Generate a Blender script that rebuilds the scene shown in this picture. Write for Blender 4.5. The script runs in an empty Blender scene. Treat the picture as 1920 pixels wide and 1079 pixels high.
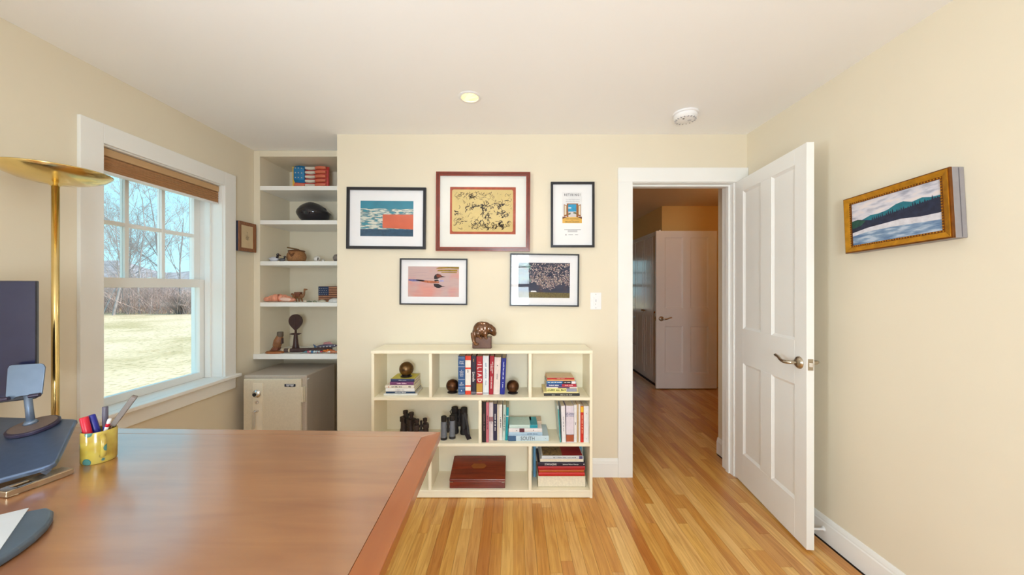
import bpy, bmesh, math, random
from mathutils import Vector, Matrix, Euler
R = math.radians
random.seed(7)
scene = bpy.context.scene
COL = scene.collection
# ------------------------------------------------------------------ camera
F, CX, CY, CAMZ = 670.0, 962.0, 538.0, 1.351      # focal length and principal point in pixels of a 1920x1079 frame
cam_d = bpy.data.cameras.new('camera'); cam = bpy.data.objects.new('camera', cam_d); COL.objects.link(cam)
cam.location = (0, 0, CAMZ); cam.rotation_euler = (R(90), 0, 0)
cam_d.sensor_width = 36; cam_d.lens = F / 1920 * 36
cam_d.shift_x = (960 - CX) / 1920; cam_d.shift_y = (CY - 539.5) / 1920
cam_d.clip_start = 0.05; cam_d.clip_end = 300
scene.camera = cam
# ------------------------------------------------------------------ world (pale spring sky), sun, daylight of the windows behind the camera
w = bpy.data.worlds.new('sky'); scene.world = w; w.use_nodes = True
wn = w.node_tree.nodes; wl = w.node_tree.links
bg = wn['Background']
tc = wn.new('ShaderNodeTexCoord'); sx = wn.new('ShaderNodeSeparateXYZ'); rp = wn.new('ShaderNodeValToRGB')
wl.new(tc.outputs['Generated'], sx.inputs[0]); wl.new(sx.outputs['Z'], rp.inputs[0]); wl.new(rp.outputs[0], bg.inputs[0])
rp.color_ramp.elements[0].position = 0.0; rp.color_ramp.elements[0].color = (0.54, 0.93, 1.03, 1)
rp.color_ramp.elements[1].position = 0.6; rp.color_ramp.elements[1].color = (0.34, 0.80, 1.06, 1)
bg.inputs[1].default_value = 1.35
def light(name, kind, loc, rot, energy, color=(1, 1, 1), size=None, parent=None):
    d = bpy.data.lights.new(name, kind); d.energy = energy; d.color = color
    if kind == 'AREA':
        d.shape = 'RECTANGLE'; d.size, d.size_y = size
    elif kind in ('POINT', 'SPOT'):
        d.shadow_soft_size = size or 0.05
    o = bpy.data.objects.new(name, d); COL.objects.link(o); o.location = loc; o.rotation_euler = rot; o.parent = parent
    return o
sun = light('sun', 'SUN', (0, 0, 20), (R(42), 0, R(-62) + math.pi), 4.6, (1.0, 0.90, 0.76)); sun.data.angle = R(0.6)
sun.rotation_euler = Vector((-0.75, -0.25, -0.75)).to_track_quat('-Z', 'Y').to_euler()
DAY = (0.84, 0.92, 1.0)
light('daylight_rear_window', 'AREA', (-0.04, -1.52, 1.40), Vector((0, 1, 0.36)).to_track_quat('-Z', 'Y').to_euler(), 98, DAY, (0.76, 1.36))
light('daylight_side_window', 'AREA', (-2.42, -0.22, 1.40), Vector((1, 0.15, 0.38)).to_track_quat('-Z', 'Y').to_euler(), 74, DAY, (0.76, 1.36))
scene.view_settings.view_transform = 'Standard'; scene.view_settings.look = 'None'
scene.view_settings.gamma = 1.0; scene.view_settings.use_curve_mapping = False
scene.view_settings.exposure = 0.0
scene.cycles.use_denoising = True
scene.cycles.max_bounces = 9; scene.cycles.diffuse_bounces = 6; scene.cycles.glossy_bounces = 3; scene.cycles.transparent_max_bounces = 10
scene.cycles.sample_clamp_indirect = 6.0
# ------------------------------------------------------------------ helpers: pixel rays to points at a known plane
def PY(u, v, Y): return Vector(((u - CX) / F * Y, Y, CAMZ + (CY - v) / F * Y))
def PZ(u, v, Z):
    Y = (CAMZ - Z) * F / (v - CY); return Vector(((u - CX) / F * Y, Y, Z))
def lin(c):
    out = []
    for x in c[:3]:
        x = x / 255.0; out.append(x / 12.92 if x <= 0.04045 else ((x + 0.055) / 1.055) ** 2.4)
    return (out[0], out[1], out[2], 1.0)
MATS = {}
def newmat(name):
    m = bpy.data.materials.new(name); m.use_nodes = True
    nt = m.node_tree; return m, nt, nt.nodes['Principled BSDF']
def mat(name, rgb, rough=0.5, metal=0.0, var=0.06, scale=14.0, bump=0.0, coat=0.0, spec=0.5, bscale=None, coords='Object'):
    """Plain procedural material: base colour varied by noise, optional fine relief."""
    if name in MATS: return MATS[name]
    m, nt, b = newmat(name); n = nt.nodes; l = nt.links
    co = n.new('ShaderNodeTexCoord'); no = n.new('ShaderNodeTexNoise'); no.inputs['Scale'].default_value = scale; no.inputs['Detail'].default_value = 4
    l.new(co.outputs[coords], no.inputs['Vector'])
    ra = n.new('ShaderNodeValToRGB'); c = lin(rgb)
    ra.color_ramp.elements[0].position = 0.3; ra.color_ramp.elements[1].position = 0.7
    ra.color_ramp.elements[0].color = tuple(max(0, x * (1 - var)) for x in c[:3]) + (1,)
    ra.color_ramp.elements[1].color = tuple(min(1, x * (1 + var)) for x in c[:3]) + (1,)
    l.new(no.outputs['Fac'], ra.inputs[0]); l.new(ra.outputs[0], b.inputs['Base Color'])
    b.inputs['Roughness'].default_value = rough; b.inputs['Metallic'].default_value = metal
    b.inputs['Specular IOR Level'].default_value = spec; b.inputs['Coat Weight'].default_value = coat
    b.inputs['Coat Roughness'].default_value = 0.08
    if bump:
        n2 = n.new('ShaderNodeTexNoise'); n2.inputs['Scale'].default_value = bscale or scale * 8; n2.inputs['Detail'].default_value = 3
        l.new(co.outputs[coords], n2.inputs['Vector'])
        bp = n.new('ShaderNodeBump'); bp.inputs['Strength'].default_value = bump; bp.inputs['Distance'].default_value = 0.002
        l.new(n2.outputs['Fac'], bp.inputs['Height']); l.new(bp.outputs[0], b.inputs['Normal'])
    MATS[name] = m; return m
def wood(name, c1, c2, axis='X', scale=6.0, rough=0.35, coat=0.3, stretch=14.0, bump=0.08, per=0.0, spec=0.5, coat_ior=1.5, coat_rough=0.12):
    if name in MATS: return MATS[name]
    m, nt, b = newmat(name); n = nt.nodes; l = nt.links
    co = n.new('ShaderNodeTexCoord'); mp = n.new('ShaderNodeMapping'); l.new(co.outputs['Object'], mp.inputs[0])
    s = [stretch] * 3; s['XYZ'.index(axis)] = 1.0
    mp.inputs['Scale'].default_value = s
    no = n.new('ShaderNodeTexNoise'); no.inputs['Scale'].default_value = scale; no.inputs['Detail'].default_value = 8; no.inputs['Distortion'].default_value = 0.6
    l.new(mp.outputs[0], no.inputs['Vector'])
    ra = n.new('ShaderNodeValToRGB'); ra.color_ramp.elements[0].position = 0.3; ra.color_ramp.elements[1].position = 0.72
    ra.color_ramp.elements[0].color = lin(c1); ra.color_ramp.elements[1].color = lin(c2)
    l.new(no.outputs['Fac'], ra.inputs[0]); l.new(ra.outputs[0], b.inputs['Base Color'])
    bp = n.new('ShaderNodeBump'); bp.inputs['Strength'].default_value = bump; bp.inputs['Distance'].default_value = 0.001
    l.new(no.outputs['Fac'], bp.inputs['Height']); l.new(bp.outputs[0], b.inputs['Normal'])
    b.inputs['Roughness'].default_value = rough; b.inputs['Coat Weight'].default_value = coat; b.inputs['Coat Roughness'].default_value = coat_rough
    b.inputs['Coat IOR'].default_value = coat_ior; b.inputs['Specular IOR Level'].default_value = spec
    MATS[name] = m; return m
def plank_mat():
    m, nt, b = newmat('oak_planks'); n = nt.nodes; l = nt.links
    ge = n.new('ShaderNodeNewGeometry'); oi = n.new('ShaderNodeObjectInfo')
    ad = n.new('ShaderNodeMath'); ad.operation = 'ADD'; l.new(ge.outputs['Random Per Island'], ad.inputs[0]); l.new(oi.outputs['Random'], ad.inputs[1])
    fr = n.new('ShaderNodeMath'); fr.operation = 'FRACT'; l.new(ad.outputs[0], fr.inputs[0])
    r1 = n.new('ShaderNodeValToRGB'); cr = r1.color_ramp; l.new(fr.outputs[0], r1.inputs[0])
    stops = [(0.0, (206, 144, 64)), (0.16, (216, 160, 78)), (0.34, (230, 182, 100)), (0.5, (206, 144, 62)), (0.68, (238, 196, 122)), (0.86, (192, 122, 50)), (1.0, (222, 170, 88))]
    while len(cr.elements) < len(stops): cr.elements.new(0.5)
    for e, (p, c) in zip(cr.elements, stops): e.position = p; e.color = lin(c)
    sc = n.new('ShaderNodeMath'); sc.operation = 'MULTIPLY'; sc.inputs[1].default_value = 37.0; l.new(fr.outputs[0], sc.inputs[0])
    cb = n.new('ShaderNodeCombineXYZ'); l.new(sc.outputs[0], cb.inputs[2]); l.new(sc.outputs[0], cb.inputs[1])
    va = n.new('ShaderNodeVectorMath'); va.operation = 'ADD'; l.new(ge.outputs['Position'], va.inputs[0]); l.new(cb.outputs[0], va.inputs[1])
    mp = n.new('ShaderNodeMapping'); mp.inputs['Scale'].default_value = (22, 1.3, 22); l.new(va.outputs[0], mp.inputs[0])
    no = n.new('ShaderNodeTexNoise'); no.inputs['Scale'].default_value = 2.6; no.inputs['Detail'].default_value = 8; no.inputs['Distortion'].default_value = 1.2; l.new(mp.outputs[0], no.inputs['Vector'])
    r2 = n.new('ShaderNodeValToRGB'); r2.color_ramp.elements[0].position = 0.32; r2.color_ramp.elements[1].position = 0.62
    r2.color_ramp.elements[0].color = (0.68, 0.54, 0.38, 1); r2.color_ramp.elements[1].color = (1, 1, 1, 1); l.new(no.outputs['Fac'], r2.inputs[0])
    mx = n.new('ShaderNodeMix'); mx.data_type = 'RGBA'; mx.blend_type = 'MULTIPLY'; mx.inputs['Factor'].default_value = 0.8
    l.new(r1.outputs[0], mx.inputs['A']); l.new(r2.outputs[0], mx.inputs['B']); l.new(mx.outputs['Result'], b.inputs['Base Color'])
    b.inputs['Roughness'].default_value = 0.32; b.inputs['Coat Weight'].default_value = 0.35; b.inputs['Coat Roughness'].default_value = 0.15
    bp = n.new('ShaderNodeBump'); bp.inputs['Strength'].default_value = 0.05; bp.inputs['Distance'].default_value = 0.001
    l.new(no.outputs['Fac'], bp.inputs['Height']); l.new(bp.outputs[0], b.inputs['Normal'])
    MATS['oak_planks'] = m; return m
def glass_mat(name, tint=(1, 1, 1), ior=1.5):
    m = bpy.data.materials.new(name); m.use_nodes = True; n = m.node_tree.nodes; l = m.node_tree.links
    n.clear(); out = n.new('ShaderNodeOutputMaterial'); mx = n.new('ShaderNodeMixShader'); tr = n.new('ShaderNodeBsdfTransparent'); gl = n.new('ShaderNodeBsdfGlossy')
    fr = n.new('ShaderNodeFresnel'); ge = n.new('ShaderNodeNewGeometry'); mr = n.new('ShaderNodeMapRange')      # same reflectance on both faces of the sheet
    mr.inputs['To Min'].default_value = ior; mr.inputs['To Max'].default_value = 1.0 / ior; l.new(ge.outputs['Backfacing'], mr.inputs['Value']); l.new(mr.outputs[0], fr.inputs[0]); tr.inputs[0].default_value = tint + (1,); gl.inputs['Roughness'].default_value = 0.02
    l.new(fr.outputs[0], mx.inputs[0]); l.new(tr.outputs[0], mx.inputs[1]); l.new(gl.outputs[0], mx.inputs[2]); l.new(mx.outputs[0], out.inputs[0])
    MATS[name] = m; return m
def emit_mat(name, rgb, strength):
    m, nt, b = newmat(name); b.inputs['Base Color'].default_value = lin(rgb); b.inputs['Emission Color'].default_value = lin(rgb); b.inputs['Emission Strength'].default_value = strength
    MATS[name] = m; return m
# ---- mesh builder
class MB:
    def __init__(s): s.v = []; s.f = []
    def add(s, vs, fs):
        o = len(s.v); s.v += [tuple(p) for p in vs]; s.f += [tuple(i + o for i in f) for f in fs]; return s
    def box(s, x0, x1, y0, y1, z0, z1):
        if x0 > x1: x0, x1 = x1, x0
        if y0 > y1: y0, y1 = y1, y0
        if z0 > z1: z0, z1 = z1, z0
        return s.add([(x0, y0, z0), (x1, y0, z0), (x1, y1, z0), (x0, y1, z0), (x0, y0, z1), (x1, y0, z1), (x1, y1, z1), (x0, y1, z1)],
                     [(0, 3, 2, 1), (4, 5, 6, 7), (0, 1, 5, 4), (1, 2, 6, 5), (2, 3, 7, 6), (3, 0, 4, 7)])
    def prism(s, poly, a, b, axis='z'):
        """poly: 2-D outline (counter-clockwise), extruded from a to b along axis."""
        n = len(poly)
        def mk(p, h): return {'z': (p[0], p[1], h), 'y': (p[0], h, p[1]), 'x': (h, p[0], p[1])}[axis]
        vs = [mk(p, a) for p in poly] + [mk(p, b) for p in poly]
        fs = [tuple(range(n - 1, -1, -1)), tuple(range(n, 2 * n))] + [(i, (i + 1) % n, n + (i + 1) % n, n + i) for i in range(n)]
        return s.add(vs, fs)
    def lathe(s, prof, c=(0, 0, 0), n=28, sx=1.0, sy=1.0):
        vs = []; fs = []; m = len(prof)
        for i in range(n):
            a = 2 * math.pi * i / n
            for r, z in prof: vs.append((c[0] + r * math.cos(a) * sx, c[1] + r * math.sin(a) * sy, c[2] + z))
        for i in range(n):
            j = (i + 1) % n
            for k in range(m - 1): fs.append((i * m + k, j * m + k, j * m + k + 1, i * m + k + 1))
        if prof[0][0] > 1e-6: fs.append(tuple(i * m for i in range(n - 1, -1, -1)))
        if prof[-1][0] > 1e-6: fs.append(tuple(i * m + m - 1 for i in range(n)))
        return s.add(vs, fs)
    def tube(s, pts, rad, n=10, cap=True):
        pts = [Vector(p) for p in pts]
        if not isinstance(rad, (list, tuple)): rad = [rad] * len(pts)
        vs = []; fs = []; up = Vector((0, 0, 1)); u = None
        for i, p in enumerate(pts):
            d = (pts[min(i + 1, len(pts) - 1)] - pts[max(i - 1, 0)]).normalized()
            if u is None:
                u = d.cross(up if abs(d.dot(up)) < 0.95 else Vector((1, 0, 0))).normalized()
            else:
                u = (u - d * u.dot(d)).normalized()
            wv = d.cross(u)
            for k in range(n):
                a = 2 * math.pi * k / n; vs.append(p + (u * math.cos(a) + wv * math.sin(a)) * rad[i])
        for i in range(len(pts) - 1):
            for k in range(n):
                j = (k + 1) % n; fs.append((i * n + k, i * n + j, (i + 1) * n + j, (i + 1) * n + k))
        if cap: fs.append(tuple(range(n - 1, -1, -1))); fs.append(tuple((len(pts) - 1) * n + k for k in range(n)))
        return s.add(vs, fs)
    def ball(s, c, r, n=16, m=10, rot=None):
        if not isinstance(r, (list, tuple)): r = (r, r, r)
        rm = Euler(rot).to_matrix() if rot else None
        vs = []; fs = []
        for i in range(m + 1):
            t = math.pi * i / m
            for k in range(n):
                a = 2 * math.pi * k / n; p = Vector((r[0] * math.sin(t) * math.cos(a), r[1] * math.sin(t) * math.sin(a), r[2] * math.cos(t)))
                if rm: p = rm @ p
                vs.append(p + Vector(c))
        for i in range(m):
            for k in range(n):
                j = (k + 1) % n; fs.append((i * n + k, (i + 1) * n + k, (i + 1) * n + j, i * n + j))
        return s.add(vs, fs)
    def build(s, name, m=None, parent=None, bevel=0.0, seg=2, smooth=False, remesh=0.0, loc=(0, 0, 0), rot=(0, 0, 0), auto=False):
        me = bpy.data.meshes.new(name); me.from_pydata(s.v, [], s.f)
        bm = bmesh.new(); bm.from_mesh(me); bmesh.ops.remove_doubles(bm, verts=bm.verts, dist=1e-6); bmesh.ops.recalc_face_normals(bm, faces=bm.faces); bm.to_mesh(me); bm.free()
        if m: me.materials.append(m)
        o = bpy.data.objects.new(name, me); COL.objects.link(o); o.location = loc; o.rotation_euler = rot
        if parent: o.parent = parent
        if smooth or remesh: me.polygons.foreach_set('use_smooth', [True] * len(me.polygons))
        if auto: me.shade_auto = True if hasattr(me, 'shade_auto') else None
        if remesh:
            r = o.modifiers.new('remesh', 'REMESH'); r.mode = 'VOXEL'; r.voxel_size = remesh; r.use_smooth_shade = True
            sm = o.modifiers.new('smooth', 'SMOOTH'); sm.factor = 0.5; sm.iterations = 6
        if bevel:
            b = o.modifiers.new('bevel', 'BEVEL'); b.width = bevel; b.segments = seg; b.limit_method = 'ANGLE'; b.angle_limit = R(40)
        return o
def smooth_by_angle(o, deg=35):
    me = o.data; me.polygons.foreach_set('use_smooth', [True] * len(me.polygons))
    bm = bmesh.new(); bm.from_mesh(me)
    for e in bm.edges:
        if len(e.link_faces) == 2 and e.calc_face_angle(0) > R(deg): e.smooth = False
    bm.to_mesh(me); bm.free(); return o
def tag(o, label, cat, group=None, kind=None):
    o['label'] = label; o['category'] = cat
    if group: o['group'] = group
    if kind: o['kind'] = kind
    return o
def thing(name, label, cat, loc=(0, 0, 0), rot=(0, 0, 0), group=None, kind=None):
    o = bpy.data.objects.new(name, None); COL.objects.link(o); o.location = loc; o.rotation_euler = rot; o.empty_display_size = 0.05
    return tag(o, label, cat, group, kind)
def text_mb(s, size, align='CENTER', bold=0.0, depth=0.0004, xs=1.0, spacing=1.0):
    cu = bpy.data.curves.new('lettering', 'FONT'); cu.body = s; cu.size = size; cu.align_x = align; cu.align_y = 'CENTER'; cu.extrude = depth / 2; cu.offset = bold
    cu.resolution_u = 2; cu.space_character = spacing; cu.space_line = 0.85
    o = bpy.data.objects.new('lettering', cu); COL.objects.link(o)
    dg = bpy.context.evaluated_depsgraph_get(); dg.update()
    me = bpy.data.meshes.new_from_object(o.evaluated_get(dg)); bpy.data.objects.remove(o)
    if xs != 1.0:
        for v in me.vertices: v.co.x *= xs
    return me
READABLE = {'These\nTruths', 'A\nHistory\nof the\nUnited\nStates', 'Jill\nLepore', 'Lincoln', 'THE', 'I L I A D', 'HOW TO KNOW\nA PERSON', 'DAVID BROOKS', 'SOUTH', 'STARGAZING', 'Astronomy Without a Telescope',
            'RETIRING?', 'Your Next Chapter Is about', 'Much More Than Money', 'TED KAUFMAN', 'AND', 'BRUCE HILAND'}
def marks_mesh(name, s, size, xs=0.85):
    """print too small to read in the photograph: blurred letter-like dashes, no words"""
    rr = random.Random(len(s) * 7 + int(size * 1e5)); mb = MB(); lines = s.split('\n')
    for li, ln in enumerate(lines):
        adv = size * 0.62 * xs; x = -adv * len(ln) / 2; yc = ((len(lines) - 1) / 2 - li) * size * 0.85
        for ch in ln:
            if ch != ' ':
                h = size * rr.choice((0.42, 0.5, 0.62)); mb.box(x + adv * 0.12, x + adv * rr.uniform(0.7, 0.95), yc - size * 0.25, yc - size * 0.25 + h, -0.0002, 0.0002)
            x += adv
    o = mb.build(name); me = o.data; bpy.data.objects.remove(o); return me
def text_on(name, s, size, m, parent, loc, rot, **kw):
    if s in READABLE: me = text_mb(s, size, **kw); me.name = name
    else: me = marks_mesh(name, s, size, kw.get('xs', 0.85))
    me.materials.append(m)
    o = bpy.data.objects.new(name, me); COL.objects.link(o); o.parent = parent; o.location = loc; o.rotation_euler = rot
    return o
FRONT = (R(90), 0, 0)                                   # lettering facing -Y, upright
DOWN = (R(90), R(90), 0)                                # lettering facing -Y, reading downwards
def rrect(x0, x1, y0, y1, r, n=5):
    pts = []
    for cx, cy, a0 in ((x1 - r, y0 + r, -90), (x1 - r, y1 - r, 0), (x0 + r, y1 - r, 90), (x0 + r, y0 + r, 180)):
        for k in range(n + 1):
            a = R(a0 + 90 * k / n); pts.append((cx + r * math.cos(a), cy + r * math.sin(a)))
    return pts
def copy_tree(o, parent=None):
    c = o.copy(); COL.objects.link(c)
    if parent: c.parent = parent
    for ch in list(o.children): copy_tree(ch, c)
    return c
# ------------------------------------------------------------------ materials of the room
M_wall = mat('cream_wall_paint', (228, 218, 197), 0.7, var=0.012, scale=3, bump=0.04, bscale=220)
M_ceil = mat('ceiling_paint', (250, 251, 253), 0.8, var=0.01, scale=3)
M_trim = mat('white_trim_paint', (240, 240, 238), 0.35, var=0.01, scale=5)
M_cream = mat('cream_shelf_paint', (244, 236, 212), 0.38, var=0.015, scale=5)
M_glass = glass_mat('window_glass', (0.98, 1.0, 1.0))
M_pglass = glass_mat('picture_glass', ior=1.28)
M_plank = plank_mat()
M_dark = mat('dark_gap', (60, 36, 16), 0.9)
M_nickel = mat('satin_nickel', (190, 178, 160), 0.28, 1.0, var=0.04)
M_black = mat('black_satin', (20, 20, 24), 0.4, var=0.1)
M_white = mat('white_satin', (238, 238, 240), 0.4, var=0.01)
M_paper = mat('page_edges', (232, 222, 200), 0.8, var=0.08, scale=90)
# ------------------------------------------------------------------ structure
XL, XR, YB, H = -2.064, 1.665, 2.543, 2.436
Y_REAR = -1.20; Y_ALC = 2.84; Y_AB = 3.22; X_ALC = -1.252
def struct(o, label, cat): return tag(o, label, cat, kind='structure')
W1 = (1.782, 2.547, 0.70, 2.076); W2 = (-0.60, 0.165, 0.70, 2.076); W3 = (-0.42, 0.345, 0.70, 2.076)
def wall_with_holes(axis, a0, a1, t0, t1, holes, z1=H):
    """A wall running along axis 'x' or 'y' from a0 to a1, thickness t0..t1, with rectangular holes (a,b,z0,z1)."""
    mb = MB(); cuts = sorted(holes); cur = a0
    def bx(p, q, z0, z1_):
        if q - p < 1e-6 or z1_ - z0 < 1e-6: return
        if axis == 'y': mb.box(t0, t1, p, q, z0, z1_)
        else: mb.box(p, q, t0, t1, z0, z1_)
    for (p, q, z0, zz) in cuts:
        bx(cur, p, 0, z1); bx(p, q, 0, z0); bx(p, q, zz, z1); cur = q
    bx(cur, a1, 0, z1); return mb
struct(wall_with_holes('y', -1.40, 3.36, XL - 0.22, XL, [W2, W1]).build('wall_left', M_wall), 'cream painted left wall with the double-hung window', 'wall')
struct(wall_with_holes('x', XL - 0.22, 1.80, Y_REAR - 0.20, Y_REAR, [W3]).build('wall_rear', M_wall), 'cream painted wall behind the viewpoint', 'wall')
struct(MB().box(XR, XR + 0.135, Y_REAR, 2.90, 0, H).build('wall_right', M_wall), 'cream painted right wall with the gilt framed painting', 'wall')
DX0, DX1, DZ = 0.838, 1.580, 2.098
mb = MB().box(X_ALC, DX0, YB, YB + 0.135, 0, H).box(DX0, DX1, YB, YB + 0.135, DZ, H).box(DX1, XR, YB, YB + 0.135, 0, H).box(X_ALC, X_ALC + 0.12, YB + 0.135, Y_AB + 0.14, 0, H)
struct(mb.build('wall_back', M_wall), 'cream painted back wall hung with five framed pictures', 'wall')
struct(MB().box(XL, X_ALC, Y_AB, Y_AB + 0.14, 0, H).build('wall_alcove', M_wall), 'cream back wall of the shelf alcove', 'wall')
struct(MB().box(XL - 0.22, XR + 0.135, Y_REAR - 0.2, YB + 0.135, H, H + 0.12).box(XL - 0.22, X_ALC + 0.12, YB + 0.135, Y_AB + 0.14, H, H + 0.12).build('ceiling', M_ceil), 'flat white painted ceiling with a recessed light', 'ceiling')
# hallway beyond the door
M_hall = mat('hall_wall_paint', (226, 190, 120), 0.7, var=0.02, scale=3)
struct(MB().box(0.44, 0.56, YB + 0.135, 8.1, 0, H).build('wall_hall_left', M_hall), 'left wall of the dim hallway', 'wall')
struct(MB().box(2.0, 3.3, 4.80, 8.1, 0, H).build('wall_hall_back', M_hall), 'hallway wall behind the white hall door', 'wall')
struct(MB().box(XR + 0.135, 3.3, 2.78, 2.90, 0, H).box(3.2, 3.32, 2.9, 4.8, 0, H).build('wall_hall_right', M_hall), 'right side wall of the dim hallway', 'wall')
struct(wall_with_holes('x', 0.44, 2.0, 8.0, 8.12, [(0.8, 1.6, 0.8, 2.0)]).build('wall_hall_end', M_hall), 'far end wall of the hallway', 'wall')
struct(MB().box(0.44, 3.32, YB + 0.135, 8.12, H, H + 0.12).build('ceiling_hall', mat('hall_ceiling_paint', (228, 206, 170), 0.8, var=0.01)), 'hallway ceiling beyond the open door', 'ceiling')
t = thing('hall_fill_light', 'warm flush ceiling light in the hallway, out of sight', 'ceiling light', (2.45, 3.6, H))  # unseen warm lamp, added to brighten the hall
MB().lathe([(0, -0.001), (0.10, -0.001), (0.11, -0.012), (0.10, -0.02), (0, -0.02)], n=32).build('base_plate', M_trim, t)
MB().lathe([(0.095, -0.02), (0.09, -0.05), (0.06, -0.075), (0, -0.085)], n=32).build('diffuser', emit_mat('fill_diffuser', (255, 190, 110), 1.5), t, smooth=True)
light('hall_fill_lamp', 'POINT', (0, 0, -0.14), (0, 0, 0), 4.5, (1.0, 0.58, 0.26), 0.06, t)
# floor: dark subfloor, planks as parts
floor = MB().box(XL - 0.22, 1.81, Y_REAR - 0.2, YB + 0.135, -0.10, -0.012).box(XL - 0.22, X_ALC + 0.12, YB + 0.135, Y_AB + 0.14, -0.10, -0.012).box(0.44, 3.32, YB + 0.135, 8.12, -0.10, -0.012).build('floor', M_dark)
struct(floor, 'honey oak strip floor running into the hallway', 'floor')
PW = 0.0585
pm_ = MB().box(-0.5, 0.5, -0.5, 0.5, -1, 0).build('plank', M_plank, floor); pme = pm_.data
bpy.data.objects.remove(pm_)
rest = MB(); nplank = 0
rng = random.Random(3)
i0 = int((XL - 0.03) / PW) - 1
for i in range(i0, int(3.32 / PW) + 1):
    xa, xb = i * PW, (i + 1) * PW
    yend = 8.0 if 0.58 < xa and xb < 1.98 else (4.79 if 0.58 < xa and xb < 3.2 else (Y_AB if xb < X_ALC else YB + 0.1))
    if xb > 3.2 or xa < XL - 0.02: continue
    y = Y_REAR - rng.uniform(0, 0.8)
    while y < yend:
        L = rng.uniform(0.45, 1.35); ya, yb = max(y, Y_REAR), min(y + L, yend); y += L
        if yb - ya < 0.02: continue
        if xb > XR and ya < 2.9:
            if yb <= 2.92: continue
            ya = 2.9
        vis = (-0.62 < xa and xb <= 1.67 and yb > 1.55 and ya < YB) or (0.8 < xa < 2.05 and yb > YB and ya < 6.3 and xa < 0.30 * ya + 0.9)
        if vis and nplank < 298:
            o = bpy.data.objects.new('plank', pme); COL.objects.link(o); o.parent = floor
            o.location = ((xa + xb) / 2, (ya + yb) / 2, 0); o.scale = (PW - 0.0009, yb - ya - 0.0009, 0.013); nplank += 1
        else:
            rest.box(xa + 0.00045, xb - 0.00045, ya + 0.00045, yb - 0.00045, -0.013, 0)
o = rest.build('plank_field', M_plank, floor); o['kind'] = 'stuff'
# ---- windows
def make_window(n, label, loc, rotz, w0, w1, z0, z1, depth=0.22, shade=False):
    """local x along the wall, local y outwards, inner wall face at y=0"""
    t = thing('window_%d' % n, label, 'window', loc, (0, 0, rotz), kind='structure')
    W = w1 - w0
    c = 0.092; ct = 0.018
    MB().box(-c, 0.006, -ct, 0, z0 - 0.0, z1 + c).build('casing_side', M_trim, t, 0.002)
    MB().box(W - 0.006, W + c, -ct, 0, z0, z1 + c).build('casing_side', M_trim, t, 0.002)
    MB().box(0.006, W - 0.006, -ct, 0, z1 - 0.006, z1 + c).build('casing_head', M_trim, t, 0.002)
    MB().box(-c - 0.015, W + c + 0.015, -0.052, 0.0, z0 - 0.012, z0 + 0.010).box(0, W, 0, 0.125, z0 - 0.012, z0 + 0.010).build('stool', M_trim, t, 0.004)
    MB().box(-c + 0.004, W + c - 0.004, -0.020, 0, z0 - 0.095, z0 - 0.012).build('apron', M_trim, t, 0.003)
    j = 0.012
    MB().box(0, j, 0, depth, z0, z1).box(W - j, W, 0, depth, z0, z1).box(j, W - j, 0, depth, z1 - j, z1).box(j, W - j, 0.125, depth, z0 - 0.01, z0 + 0.012).build('jamb', M_trim, t, 0.001)
    for xa, xb in ((j, j + 0.014), (W - j - 0.014, W - j)):
        MB().box(xa, xb, 0.075, 0.112, z0 + 0.01, z1 - j).build('stop_bead', M_trim, t, 0.002)
    zm = 1.373
    # lower sash (inner plane)
    s = 0.048
    ya, yb = 0.116, 0.150
    ls = MB().box(j, j + s, ya, yb, z0 + 0.012, zm + 0.027).box(W - j - s, W - j, ya, yb, z0 + 0.012, zm + 0.027).box(j + s, W - j - s, ya, yb, z0 + 0.012, z0 + 0.055).box(j + s, W - j - s, ya, yb, zm - 0.027, zm + 0.027).build('lower_sash', M_trim, t, 0.002)
    MB().box(j + s - 0.004, W - j - s + 0.004, 0.132, 0.135, z0 + 0.05, zm - 0.022).build('pane', M_glass, ls)
    ya, yb = 0.156, 0.190
    g0, g1, h0, h1 = j + s, W - j - s, zm + 0.020, z1 - j - 0.045
    us = MB().box(j, g0, ya, yb, zm - 0.02, z1 - j).box(g1, W - j, ya, yb, zm - 0.02, z1 - j).box(g0, g1, ya, yb, zm - 0.02, h0).box(g0, g1, ya, yb, h1, z1 - j).build('upper_sash', M_trim, t, 0.002)
    m = 0.011; hm = (h0 + h1) / 2; xs = [g0 + (g1 - g0) * k / 3 for k in range(4)]
    MB().box(g0, g1, ya + 0.003, yb - 0.003, hm - m, hm + m).build('muntin', M_trim, us, 0.002)
    for x in xs[1:3]: MB().box(x - m, x + m, ya + 0.002, yb - 0.002, h0, h1).build('muntin', M_trim, us, 0.002)
    for k in range(3):
        for (a, b) in ((h0, hm - m), (hm + m, h1)):
            MB().box(xs[k] + (m if k else -0.003), xs[k + 1] - (m if k < 2 else -0.003), 0.172, 0.175, a, b).build('pane', M_glass, us)
    # sash lock on the meeting rail
    MB().lathe([(0.0, 0), (0.013, 0), (0.013, 0.006), (0.004, 0.010), (0.0, 0.010)], (W / 2, 0.135, zm + 0.027)).box(W / 2 - 0.004, W / 2 + 0.032, 0.130, 0.139, zm + 0.030, zm + 0.036).build('sash_lock', M_trim, t)
    return t
win1 = make_window(1, 'white double-hung window with six upper panes overlooking the lawn', (XL, W1[0], 0), R(90), W1[0], W1[1], W1[2], W1[3])
make_window(2, 'white double-hung window on the left wall beside the viewpoint', (XL, W2[0], 0), R(90), W2[0], W2[1], W2[2], W2[3])
make_window(3, 'white double-hung window in the wall behind the viewpoint', (W3[1], Y_REAR, 0), R(180), W3[0], W3[1], W3[2], W3[3])
make_window(4, 'white window at the far end of the hallway, out of sight', (0.8, 8.0, 0), 0, 0.8, 1.6, 0.8, 2.0)
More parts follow.
